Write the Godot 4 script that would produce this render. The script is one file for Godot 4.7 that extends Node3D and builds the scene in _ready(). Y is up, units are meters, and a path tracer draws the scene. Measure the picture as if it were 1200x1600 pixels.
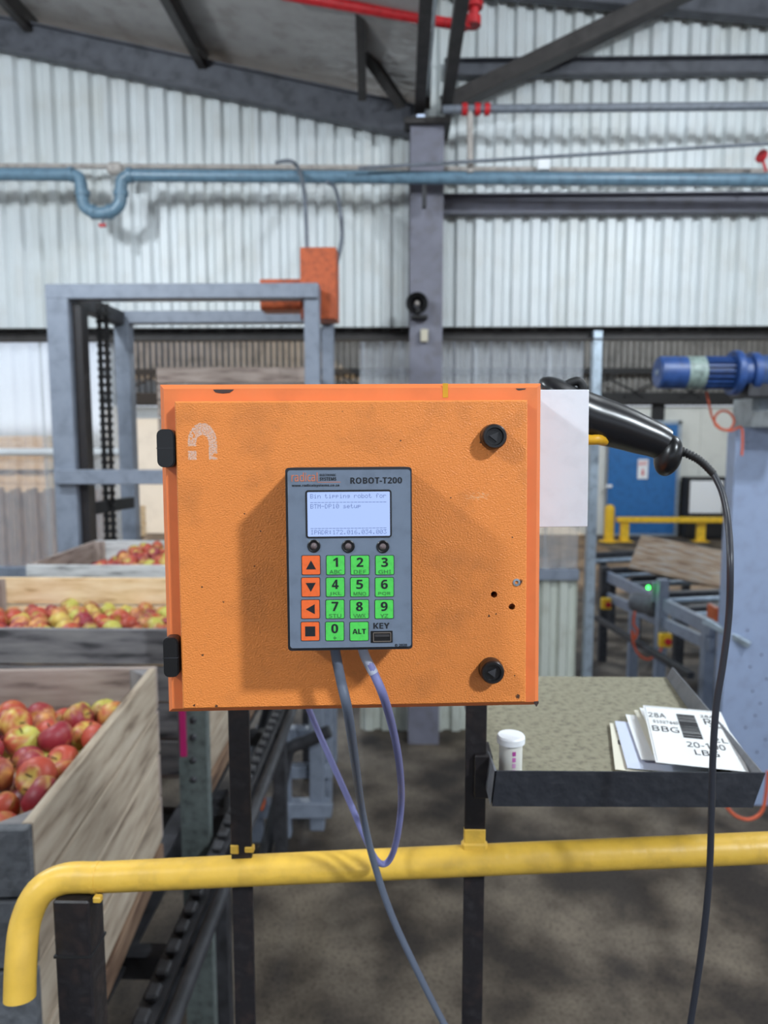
extends Node3D
# A bin-tipping station in a fruit packing shed: an orange control box on a yellow pipe rail, apple bins on a conveyor, shed wall behind.

const F := 1150.0                      # focal length in pixels of the 1200x1600 frame
const CH := 2.95                       # height of the lens above the shed floor (the operator stands on a platform)
var cam_basis := Basis.from_euler(Vector3(deg_to_rad(-6.3), deg_to_rad(1.3), 0))
var box_frame := Transform3D(Basis.from_euler(Vector3(-0.041629, 0.060092, 0.005583)), Vector3(-0.037208, 2.746335 + CH - 2.84, -0.578920))
const LAMP_COLOR := Color(0.93, 0.97, 1.0)
var M := {}
var used := {}
var rng := RandomNumberGenerator.new()

func _ready() -> void:
	rng.seed = 1
	var cam := Camera3D.new()
	cam.name = "camera"
	add_child(cam)
	cam.transform = Transform3D(cam_basis, Vector3(0, CH, 0))
	cam.near = 0.05
	cam.far = 200.0
	var at := CameraAttributesPhysical.new()
	at.frustum_focal_length = 12.0 * F / 800.0
	at.frustum_focus_distance = 0.545
	at.exposure_aperture = 5.2
	at.auto_exposure_enabled = false
	cam.attributes = at
	cam.fov = rad_to_deg(2.0 * atan(800.0 / F))
	cam.current = true
	var we := WorldEnvironment.new()
	we.name = "surroundings"
	var env := Environment.new()
	env.background_mode = Environment.BG_SKY
	var sky := Sky.new()
	var sm := ProceduralSkyMaterial.new()
	sm.sky_top_color = Color(0.62, 0.72, 0.86)
	sm.sky_horizon_color = Color(0.86, 0.89, 0.93)
	sm.sky_curve = 0.2
	sm.ground_bottom_color = Color(0.35, 0.33, 0.3)
	sm.ground_horizon_color = Color(0.6, 0.6, 0.6)
	sky.sky_material = sm
	env.sky = sky
	env.background_energy_multiplier = 1.15
	env.tonemap_mode = Environment.TONE_MAPPER_LINEAR
	env.tonemap_exposure = 1.5
	env.sdfgi_enabled = true
	env.ssao_enabled = true
	env.ssil_enabled = true
	we.environment = env
	add_child(we)
	var sun := DirectionalLight3D.new()
	sun.name = "sun"
	sun.light_energy = 0.9
	sun.light_color = Color(1.0, 0.86, 0.66)
	sun.light_angular_distance = 0.6
	sun.shadow_enabled = true
	sun.sky_mode = DirectionalLight3D.SKY_MODE_LIGHT_ONLY
	add_child(sun)
	sun.look_at_from_position(Vector3.ZERO, Vector3(0.72, -0.5, -0.42))
	make_materials()
	# a high bay lamp and added fill globes; the high bay, up to the right behind the operator, throws the shadows on the orange door
	var target := box_frame.origin
	var key := Vector3(3.4, 6.5, 2.9)
	lamp(key, 25.0, "round high bay lamp above and behind the operator's right shoulder", 0.45, (target - key).normalized() * 0.5 + Vector3.DOWN * 0.7)
	globe(Vector3(-3.0, 5.4, 1.5), 6.4, 6.0, "added opal fill globe under the low roof behind the operator")
	globe(Vector3(3.3, 5.9, -2.4), 6.95, 7.5, "added opal fill globe under the high roof towards the sheeted wall")
	globe(Vector3(-3.2, 5.4, -2.9), 6.45, 5.2, "added opal fill globe under the low roof above the bins")
	globe(Vector3(-1.0, 5.8, -14.5), 6.6, 9.0, "added opal fill globe in the far shed behind the tipper")
	globe(Vector3(7.0, 5.8, -15.0), 6.6, 11.0, "added opal fill globe in the far shed near the blue door")
	build_structure()
	build_enclosure()
	build_terminal()
	build_rail()
	build_tray()
	build_scanner()
	build_cables()
	build_bins()
	build_gantry()
	build_pipes()
	build_right()
	build_far()

func ray(px: float, py: float) -> Vector3:
	return cam_basis * Vector3((px - 600.0) / F, (800.0 - py) / F, -1.0)
func P(px: float, py: float, d: float) -> Vector3:        # the point seen at a pixel, d metres ahead
	var r := ray(px, py)
	return Vector3(0, CH, 0) + r * (d / -r.z)
func E(px: float, py: float, z: float) -> Vector3:        # the same on a plane of the control box, in the box's own axes
	var inv := box_frame.affine_inverse()
	var o := inv * Vector3(0, CH, 0)
	var r := inv.basis * ray(px, py)
	return o + r * ((z - o.z) / r.z)
func PF(px: float, py: float) -> Vector3:                 # on the floor
	var r := ray(px, py)
	return Vector3(0, CH, 0) + r * (CH / -r.y)

# ---------------------------------------------------------------- naming and parenting
func numbered(called: String) -> String:
	var n: int = used.get(called, 0)
	used[called] = n + 1
	return called if n == 0 else "%s_%03d" % [called, n]
func world_of(n: Node) -> Transform3D:
	if n == self: return Transform3D()
	return world_of(n.get_parent()) * (n as Node3D).transform
func tag(o: Node, label: String, category: String, group := "") -> Node:
	o.set_meta("label", label)
	o.set_meta("category", category)
	if group: o.set_meta("group", group)
	return o
func thing(called: String, label: String, category: String, at := Vector3.ZERO, group := "") -> Node3D:
	var o := Node3D.new()
	o.name = numbered(called)
	add_child(o)
	o.position = at
	tag(o, label, category, group)
	return o
func structure(called: String, at := Vector3.ZERO) -> Node3D:
	var o := Node3D.new()
	o.name = numbered(called)
	add_child(o)
	o.position = at
	o.set_meta("kind", "structure")
	return o
func place(o: MeshInstance3D, called: String, parent: Node, local: bool) -> MeshInstance3D:
	o.name = numbered(called) if parent == self else called
	parent.add_child(o, true)
	if not local and parent != self: o.transform = world_of(parent).affine_inverse() * o.transform
	return o
func obj(called: String, st: SurfaceTool, m: Material, parent: Node = self, local := false) -> MeshInstance3D:
	var o := MeshInstance3D.new()
	o.mesh = st.commit()
	o.material_override = m
	return place(o, called, parent, local)
func inst(called: String, mesh: Mesh, m: Material, xf: Transform3D, parent: Node, local := false) -> MeshInstance3D:
	var o := MeshInstance3D.new()
	o.mesh = mesh
	if m: o.material_override = m
	o.transform = xf
	return place(o, called, parent, local)
func mb() -> SurfaceTool:
	var st := SurfaceTool.new()
	st.begin(Mesh.PRIMITIVE_TRIANGLES)
	return st

# ---------------------------------------------------------------- shapes
func tri(st: SurfaceTool, p: Array, n: Array, uv: Array, col = null) -> void:
	var order := [0, 1, 2]
	var avg: Vector3 = n[0] + n[1] + n[2]
	if (p[1] - p[0]).cross(p[2] - p[0]).dot(avg) > 0.0: order = [0, 2, 1]
	for i in order:
		if col != null: st.set_color(col[i])
		st.set_normal(n[i])
		st.set_uv(uv[i])
		st.add_vertex(p[i])
func quad(st: SurfaceTool, a: Vector3, b: Vector3, c: Vector3, d: Vector3, n: Vector3, uv := [Vector2(0, 0), Vector2(1, 0), Vector2(1, 1), Vector2(0, 1)]) -> void:
	tri(st, [a, b, c], [n, n, n], [uv[0], uv[1], uv[2]])
	tri(st, [a, c, d], [n, n, n], [uv[0], uv[2], uv[3]])
func bx(st: SurfaceTool, xf: Transform3D, size: Vector3, bevel := 0.0) -> void:
	var h := size / 2.0
	var b := minf(bevel, minf(h.x, minf(h.y, h.z)) * 0.9)
	var long := 0
	if size.y > size.x and size.y >= size.z: long = 1
	elif size.z > size.x and size.z > size.y: long = 2
	var off := Vector2(rng.randf() * 7.0, rng.randf() * 7.0)
	var pt := func(s: Vector3, ax: int) -> Vector3:
		var v := Vector3(s.x * (h.x - b), s.y * (h.y - b), s.z * (h.z - b))
		v[ax] = s[ax] * h[ax]
		return v
	for ax in 3:
		var u := (ax + 1) % 3
		var w := (ax + 2) % 3
		if w == long:
			var k := u
			u = w
			w = k
		for sg in [-1.0, 1.0]:
			var n := Vector3.ZERO
			n[ax] = sg
			var q := []
			var uvs := []
			for c in [[-1, -1], [1, -1], [1, 1], [-1, 1]]:
				var s := Vector3.ZERO
				s[ax] = sg
				s[u] = c[0]
				s[w] = c[1]
				var v: Vector3 = pt.call(s, ax)
				q.append(xf * v)
				uvs.append(Vector2(v[u], v[w]) + off)
			quad(st, q[0], q[1], q[2], q[3], (xf.basis * n).normalized(), uvs)
	if b <= 0.0: return
	for ax in 3:
		var u := (ax + 1) % 3
		var w := (ax + 2) % 3
		for su in [-1.0, 1.0]:
			for sw in [-1.0, 1.0]:
				var s0 := Vector3.ZERO
				s0[ax] = -1.0
				s0[u] = su
				s0[w] = sw
				var s1 := s0
				s1[ax] = 1.0
				var n := Vector3.ZERO
				n[u] = su
				n[w] = sw
				var a0: Vector3 = pt.call(s0, u)
				var a1: Vector3 = pt.call(s1, u)
				var b0: Vector3 = pt.call(s0, w)
				var b1: Vector3 = pt.call(s1, w)
				var uvq := [off, off + Vector2(a1.distance_to(a0), 0), off + Vector2(a1.distance_to(a0), b), off + Vector2(0, b)]
				quad(st, xf * a0, xf * a1, xf * b1, xf * b0, (xf.basis * n).normalized(), uvq)
	for sx in [-1.0, 1.0]:
		for sy in [-1.0, 1.0]:
			for sz in [-1.0, 1.0]:
				var s := Vector3(sx, sy, sz)
				var n := (xf.basis * s).normalized()
				tri(st, [xf * pt.call(s, 0), xf * pt.call(s, 1), xf * pt.call(s, 2)], [n, n, n], [off, off, off])
func at_box(st: SurfaceTool, c: Vector3, size: Vector3, bevel := 0.0) -> void:
	bx(st, Transform3D(Basis(), c), size, bevel)
func span(st: SurfaceTool, lo: Vector3, hi: Vector3, bevel := 0.0) -> void:
	at_box(st, (lo + hi) / 2.0, (hi - lo).abs(), bevel)
func along(a: Vector3, b: Vector3, up := Vector3.UP) -> Transform3D:      # z runs from a to b, y as near up as it goes
	var z := (b - a).normalized()
	if absf(z.dot(up)) > 0.98: up = Vector3(0, 0, 1)
	var x := up.cross(z).normalized()
	return Transform3D(Basis(x, z.cross(x), z), (a + b) / 2.0)
func bar(st: SurfaceTool, a: Vector3, b: Vector3, w: float, h: float, bevel := 0.0, up := Vector3.UP) -> void:
	bx(st, along(a, b, up), Vector3(w, h, a.distance_to(b)), bevel)
func extrude(st: SurfaceTool, profile: PackedVector2Array, a: Vector3, b: Vector3, up := Vector3.UP) -> void:
	var xf := along(a, b, up)
	var half := a.distance_to(b) / 2.0
	var count := profile.size()
	var area := 0.0
	for i in count: area += profile[i].cross(profile[(i + 1) % count])
	for i in count:
		var p := profile[i]
		var q := profile[(i + 1) % count]
		var e := q - p
		var n2 := Vector2(e.y, -e.x).normalized() * signf(area)
		quad(st, xf * Vector3(p.x, p.y, -half), xf * Vector3(q.x, q.y, -half), xf * Vector3(q.x, q.y, half), xf * Vector3(p.x, p.y, half), (xf.basis * Vector3(n2.x, n2.y, 0)).normalized(), [Vector2(0, 0), Vector2(0, e.length()), Vector2(half * 2, e.length()), Vector2(half * 2, 0)])
	var ids := Geometry2D.triangulate_polygon(profile)
	for sg in [-1.0, 1.0]:
		var n: Vector3 = xf.basis.z * sg
		for k in range(0, ids.size(), 3):
			var t := []
			var uvs := []
			for j in 3:
				var p := profile[ids[k + j]]
				t.append(xf * Vector3(p.x, p.y, half * sg))
				uvs.append(p)
			tri(st, t, [n, n, n], uvs)
func h_section(w: float, d: float, t: float) -> PackedVector2Array:       # flanges across x, web along y
	var a := w / 2.0
	var b := d / 2.0
	var s := t / 2.0
	return PackedVector2Array([Vector2(-a, -b), Vector2(a, -b), Vector2(a, -b + t), Vector2(s, -b + t), Vector2(s, b - t), Vector2(a, b - t), Vector2(a, b), Vector2(-a, b), Vector2(-a, b - t), Vector2(-s, b - t), Vector2(-s, -b + t), Vector2(-a, -b + t)])
func c_section(w: float, h: float, t: float) -> PackedVector2Array:       # open to -x
	var a := w / 2.0
	var b := h / 2.0
	return PackedVector2Array([Vector2(-a, -b), Vector2(a, -b), Vector2(a, b), Vector2(-a, b), Vector2(-a, b - t), Vector2(a - t, b - t), Vector2(a - t, -b + t), Vector2(-a, -b + t)])
func l_section(w: float, h: float, t: float) -> PackedVector2Array:
	return PackedVector2Array([Vector2(0, 0), Vector2(w, 0), Vector2(w, t), Vector2(t, t), Vector2(t, h), Vector2(0, h)])
func smooth(pts: Array, n := 8) -> Array:
	var out := []
	for i in pts.size() - 1:
		var p0: Vector3 = pts[maxi(i - 1, 0)]
		var p1: Vector3 = pts[i]
		var p2: Vector3 = pts[i + 1]
		var p3: Vector3 = pts[mini(i + 2, pts.size() - 1)]
		for k in n:
			var t := float(k) / n
			out.append(0.5 * (2.0 * p1 + (p2 - p0) * t + (2.0 * p0 - 5.0 * p1 + 4.0 * p2 - p3) * t * t + (3.0 * p1 - p0 - 3.0 * p2 + p3) * t * t * t))
	out.append(pts[-1])
	return out
func tube(st: SurfaceTool, pts: Array, r, n := 12, caps := true) -> void:  # r: a number, or one for each point
	var count := pts.size()
	var rings := []
	var norms := []
	var side := Vector3.ZERO
	var length := 0.0
	var lens := []
	for i in count:
		var d: Vector3 = (pts[mini(i + 1, count - 1)] - pts[maxi(i - 1, 0)]).normalized()
		if i == 0:
			side = d.cross(Vector3.UP if absf(d.y) < 0.9 else Vector3.RIGHT).normalized()
		else:
			side = (side - d * side.dot(d)).normalized()
			length += pts[i].distance_to(pts[i - 1])
		lens.append(length)
		var up := d.cross(side)
		var rad: float = r[i] if r is Array else r
		var ring := []
		var nr := []
		for k in n:
			var a := TAU * k / n
			var o := side * cos(a) + up * sin(a)
			ring.append(pts[i] + o * rad)
			nr.append(o)
		rings.append(ring)
		norms.append(nr)
	for i in count - 1:
		for k in n:
			var l := (k + 1) % n
			var u0 := float(k) / n
			var u1 := float(k + 1) / n
			tri(st, [rings[i][k], rings[i][l], rings[i + 1][l]], [norms[i][k], norms[i][l], norms[i + 1][l]], [Vector2(lens[i], u0), Vector2(lens[i], u1), Vector2(lens[i + 1], u1)])
			tri(st, [rings[i][k], rings[i + 1][l], rings[i + 1][k]], [norms[i][k], norms[i + 1][l], norms[i + 1][k]], [Vector2(lens[i], u0), Vector2(lens[i + 1], u1), Vector2(lens[i + 1], u0)])
	if caps:
		for e in [0, count - 1]:
			var nn: Vector3 = (pts[0] - pts[1]).normalized() if e == 0 else (pts[-1] - pts[-2]).normalized()
			for k in n:
				tri(st, [pts[e], rings[e][k], rings[e][(k + 1) % n]], [nn, nn, nn], [Vector2.ZERO, Vector2(0.01, 0), Vector2(0, 0.01)])
func lathe(st: SurfaceTool, prof: Array, xf: Transform3D, n := 24) -> void:  # prof: Vector2(radius, height along y)
	for i in prof.size() - 1:
		var a: Vector2 = prof[i]
		var b: Vector2 = prof[i + 1]
		var e := b - a
		var n2 := Vector2(e.y, -e.x).normalized()
		for k in n:
			var t0 := TAU * k / n
			var t1 := TAU * (k + 1) / n
			var d0 := Vector3(cos(t0), 0, sin(t0))
			var d1 := Vector3(cos(t1), 0, sin(t1))
			var q := [xf * (d0 * a.x + Vector3(0, a.y, 0)), xf * (d1 * a.x + Vector3(0, a.y, 0)), xf * (d1 * b.x + Vector3(0, b.y, 0)), xf * (d0 * b.x + Vector3(0, b.y, 0))]
			var m0 := (xf.basis * (d0 * n2.x + Vector3(0, n2.y, 0))).normalized()
			var m1 := (xf.basis * (d1 * n2.x + Vector3(0, n2.y, 0))).normalized()
			var uv := [Vector2(t0 / TAU, a.y), Vector2(t1 / TAU, a.y), Vector2(t1 / TAU, b.y), Vector2(t0 / TAU, b.y)]
			if a.x > 0.0: tri(st, [q[0], q[1], q[2]], [m0, m1, m1], [uv[0], uv[1], uv[2]])
			if b.x > 0.0: tri(st, [q[0], q[2], q[3]], [m0, m1, m0], [uv[0], uv[2], uv[3]])
func ball(st: SurfaceTool, xf: Transform3D, n := 16) -> void:             # a unit sphere under a transform
	var pr := []
	for i in n / 2 + 1:
		var a := -PI / 2 + PI * i / (n / 2)
		pr.append(Vector2(maxf(cos(a), 0.0), sin(a)))
	for i in pr.size() - 1:
		for k in n:
			var q := []
			for c in [[i, k], [i, k + 1], [i + 1, k + 1], [i + 1, k]]:
				var t: float = TAU * c[1] / n
				q.append(Vector3(cos(t) * pr[c[0]].x, pr[c[0]].y, sin(t) * pr[c[0]].x))
			var m := []
			for v in q: m.append((xf.basis.inverse().transposed() * v).normalized())
			var z := [Vector2.ZERO, Vector2.ZERO, Vector2.ZERO]
			if pr[i].x > 0.001: tri(st, [xf * q[0], xf * q[1], xf * q[2]], [m[0], m[1], m[2]], z)
			if pr[i + 1].x > 0.001: tri(st, [xf * q[0], xf * q[2], xf * q[3]], [m[0], m[2], m[3]], z)
func facing(at: Vector3, towards: Vector3) -> Transform3D:                # y runs along «towards»
	var y := towards.normalized()
	var x := y.cross(Vector3(0.123, 0.2, 1.0)).normalized()
	return Transform3D(Basis(x, y, x.cross(y)), at)
func rounded(st: SurfaceTool, w: float, h: float, r: float, z0: float, z1: float, c: Vector3) -> void:   # a plate with round corners, facing z
	var ring := []
	for q in 4:
		for k in 5:
			var a := PI / 2 * q + PI / 2 * k / 4.0
			var o := Vector2([1, -1, -1, 1][q] * (w / 2 - r), [1, 1, -1, -1][q] * (h / 2 - r))
			ring.append(o + Vector2(cos(a), sin(a)) * r)
	for i in ring.size():
		var p: Vector2 = ring[i]
		var q: Vector2 = ring[(i + 1) % ring.size()]
		var e := q - p
		quad(st, c + Vector3(p.x, p.y, z0), c + Vector3(q.x, q.y, z0), c + Vector3(q.x, q.y, z1), c + Vector3(p.x, p.y, z1), Vector3(e.y, -e.x, 0).normalized())
		for z in [z0, z1]:
			var n := Vector3(0, 0, 1.0 if z == z1 else -1.0)
			tri(st, [c + Vector3(0, 0, z), c + Vector3(p.x, p.y, z), c + Vector3(q.x, q.y, z)], [n, n, n], [Vector2(0.5, 0.5), Vector2(p.x / w + 0.5, 0.5 - p.y / h), Vector2(q.x / w + 0.5, 0.5 - q.y / h)])
func flat_text(s: String, lo: Vector2, hi: Vector2, z: float, m: Material, parent: Node, called := "lettering", bold := true, serif := false) -> MeshInstance3D:
	var t := TextMesh.new()                                                # fitted to the rectangle lo..hi of the parent's xy plane
	var f := SystemFont.new()
	f.font_names = PackedStringArray(["Droid Serif" if serif else "Droid Sans"])
	if bold: f.font_weight = 700
	t.font = f
	t.text = s
	t.font_size = 48
	t.pixel_size = 0.001
	t.depth = 0.002
	t.curve_step = 1.0
	var box := t.get_aabb()
	var o := MeshInstance3D.new()
	o.mesh = t
	o.material_override = m
	var sc := Vector3((hi.x - lo.x) / box.size.x, (hi.y - lo.y) / box.size.y, 0.15)
	o.scale = sc
	var c := box.get_center()
	o.position = Vector3((lo.x + hi.x) / 2 - c.x * sc.x, (lo.y + hi.y) / 2 - c.y * sc.y, z)
	o.name = called
	parent.add_child(o, true)
	return o

# ---------------------------------------------------------------- materials
func noise(freq: float, sd: int, octaves := 4, kind := FastNoiseLite.TYPE_SIMPLEX_SMOOTH) -> FastNoiseLite:
	var n := FastNoiseLite.new()
	n.noise_type = kind
	n.seed = sd
	n.frequency = freq
	n.fractal_octaves = octaves
	return n
func ntex(freq: float, sd: int, cols: Array, stops: Array, octaves := 4, side := 512, normal := 0.0) -> NoiseTexture2D:
	var t := NoiseTexture2D.new()
	t.width = side
	t.height = side
	t.seamless = true
	t.noise = noise(freq, sd, octaves)
	if normal > 0.0:
		t.as_normal_map = true
		t.bump_strength = normal
	else:
		var g := Gradient.new()
		g.offsets = PackedFloat32Array(stops)
		g.colors = PackedColorArray(cols)
		t.color_ramp = g
	return t
func plain(c: Color, rough := 0.6, metal := 0.0) -> StandardMaterial3D:
	var m := StandardMaterial3D.new()
	m.albedo_color = c
	m.roughness = rough
	m.metallic = metal
	return m
func c8(r: int, g: int, b: int) -> Color:
	return Color8(r, g, b)
func worn(c: Color, amount: float, rough: float, scale: float, sd: int, metal := 0.0, relief := 0.0, dirt = null) -> StandardMaterial3D:   # paint or metal with blotches of grime
	var m := plain(Color.WHITE, rough, metal)
	var dark: Color = dirt if dirt != null else c.darkened(0.6)
	m.albedo_texture = ntex(0.012, sd, [c.lerp(dark, amount), c.lerp(dark, amount * 0.25), c, c.lightened(amount * 0.12)], [0.18, 0.4, 0.6, 0.9], 5)
	m.uv1_triplanar = true
	m.uv1_scale = Vector3.ONE * scale
	if relief > 0.0:
		m.normal_enabled = true
		m.normal_texture = ntex(0.05, sd + 7, [], [], 3, 256, relief)
	return m
func wood(sd: int, cols: Array, rough := 0.85) -> StandardMaterial3D:      # u runs along the grain
	var m := plain(Color.WHITE, rough)
	m.albedo_texture = ntex(0.014, sd, cols, [0.08, 0.34, 0.6, 0.9], 5)
	m.uv1_scale = Vector3(0.4, 2.4, 1.0)
	m.normal_enabled = true
	m.normal_texture = ntex(0.03, sd + 3, [], [], 4, 256, 3.0)
	m.normal_scale = 0.3
	return m
func glow(c: Color, energy: float) -> StandardMaterial3D:
	var m := plain(c, 0.4)
	m.emission_enabled = true
	m.emission = c
	m.emission_energy_multiplier = energy
	return m

func lamp(at: Vector3, energy: float, label: String, size := 0.5, aim := Vector3.DOWN) -> void:   # a shaded spot-like high bay
	var t := thing("high_bay_lamp", label, "lamp", at)
	t.basis = facing(Vector3.ZERO, -aim).basis
	var st := mb()
	lathe(st, [Vector2(0.0, 0.22), Vector2(0.07, 0.22), Vector2(0.09, 0.12), Vector2(size * 0.56, 0.0), Vector2(size * 0.56, -0.02), Vector2(size * 0.53, -0.02), Vector2(size * 0.53, 0.0), Vector2(0.06, 0.1), Vector2(0.0, 0.1)], Transform3D(), 20)
	obj("housing", st, M.dark_steel, t, true)
	st = mb()
	lathe(st, [Vector2(0.0, -0.012), Vector2(size * 0.52, -0.012), Vector2(size * 0.52, -0.006), Vector2(0.0, -0.006)], Transform3D(), 20)
	obj("light_diffuser", st, M.lamp_glow, t, true)
	st = mb()
	tube(st, [Vector3(0, 0.22, 0), Vector3(0, 0.6, 0)], 0.008, 6)
	obj("hanger", st, M.dark_steel, t, true)
	var l := AreaLight3D.new()
	l.name = "area"
	l.area_size = Vector2(size, size)
	l.light_energy = energy
	l.light_color = LAMP_COLOR
	l.area_range = 40.0
	l.area_attenuation = 2.0
	l.shadow_enabled = true
	l.rotation.x = -PI / 2
	l.position.y = -0.03
	t.add_child(l)

func globe(at: Vector3, roof: float, energy: float, label: String) -> void:       # a pendant globe added as fill light for roof and walls
	var t := thing("added_globe_lamp", label, "lamp", at)
	var st := mb()
	ball(st, Transform3D(Basis().scaled(Vector3.ONE * 0.2), Vector3.ZERO), 20)
	obj("light_globe", st, M.lamp_glow, t, true)
	st = mb()
	lathe(st, [Vector2(0.09, 0.18), Vector2(0.09, 0.26), Vector2(0.0, 0.28)], Transform3D(), 16)
	tube(st, [Vector3(0, 0.27, 0), Vector3(0, roof - at.y, 0)], 0.01, 6)
	obj("hanger", st, M.dark_steel, t, true)
	var l := OmniLight3D.new()
	l.name = "omni"
	l.light_energy = energy
	l.light_color = LAMP_COLOR
	l.light_size = 0.18
	l.omni_range = 40.0
	l.omni_attenuation = 2.0
	l.shadow_enabled = true
	t.add_child(l)

func ibr(st: SurfaceTool, x0: float, x1: float, lo: Callable, hi: Callable, z: float, depth := 0.037, thick := 0.0015) -> void:   # trapezoidal roof sheeting, pans towards +z
	var pitch := 0.1715
	var steps := [[0.0, 0.0], [0.066, 0.0], [0.096, -1.0], [0.142, -1.0], [0.1715, 0.0]]
	var xs := [x0]
	var k := floori(x0 / pitch)
	while k * pitch < x1:
		for s in 4:
			var x: float = k * pitch + steps[s][0]
			if x > x0 + 0.001 and x < x1 - 0.001: xs.append(x)
		k += 1
	xs.append(x1)
	var zat := func(x: float) -> float:
		var r := fposmod(x, pitch)
		for s in 4:
			if r <= steps[s + 1][0]:
				return lerpf(steps[s][1], steps[s + 1][1], (r - steps[s][0]) / (steps[s + 1][0] - steps[s][0])) * depth
		return 0.0
	for i in xs.size() - 1:
		var a: float = xs[i]
		var b: float = xs[i + 1]
		var za: float = z + zat.call(a + 0.00001)
		var zb: float = z + zat.call(b - 0.00001)
		var n := Vector3(-(zb - za), 0, b - a).normalized()
		for f in [0.0, -thick]:
			quad(st, Vector3(a, lo.call(a), za + f), Vector3(b, lo.call(b), zb + f), Vector3(b, hi.call(b), zb + f), Vector3(a, hi.call(a), za + f), n if f == 0.0 else -n)

func sheet_wall(parent: Node, called: String, x0: float, x1: float, lo: Callable, hi: Callable, z: float, mats: Array, depth := 0.05) -> void:   # one part for every sheet of four ribs
	var w := 0.686
	var k := floori(x0 / w)
	while k * w < x1:
		var a := maxf(x0, k * w)
		var b := minf(x1, (k + 1) * w + 0.03)
		if b - a > 0.02:
			var st := mb()
			ibr(st, a, b, lo, hi, z + (0.0 if posmod(k, 2) == 0 else 0.004), depth)
			obj(called, st, mats[posmod(k * 7, mats.size())], parent)
		k += 1

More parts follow.
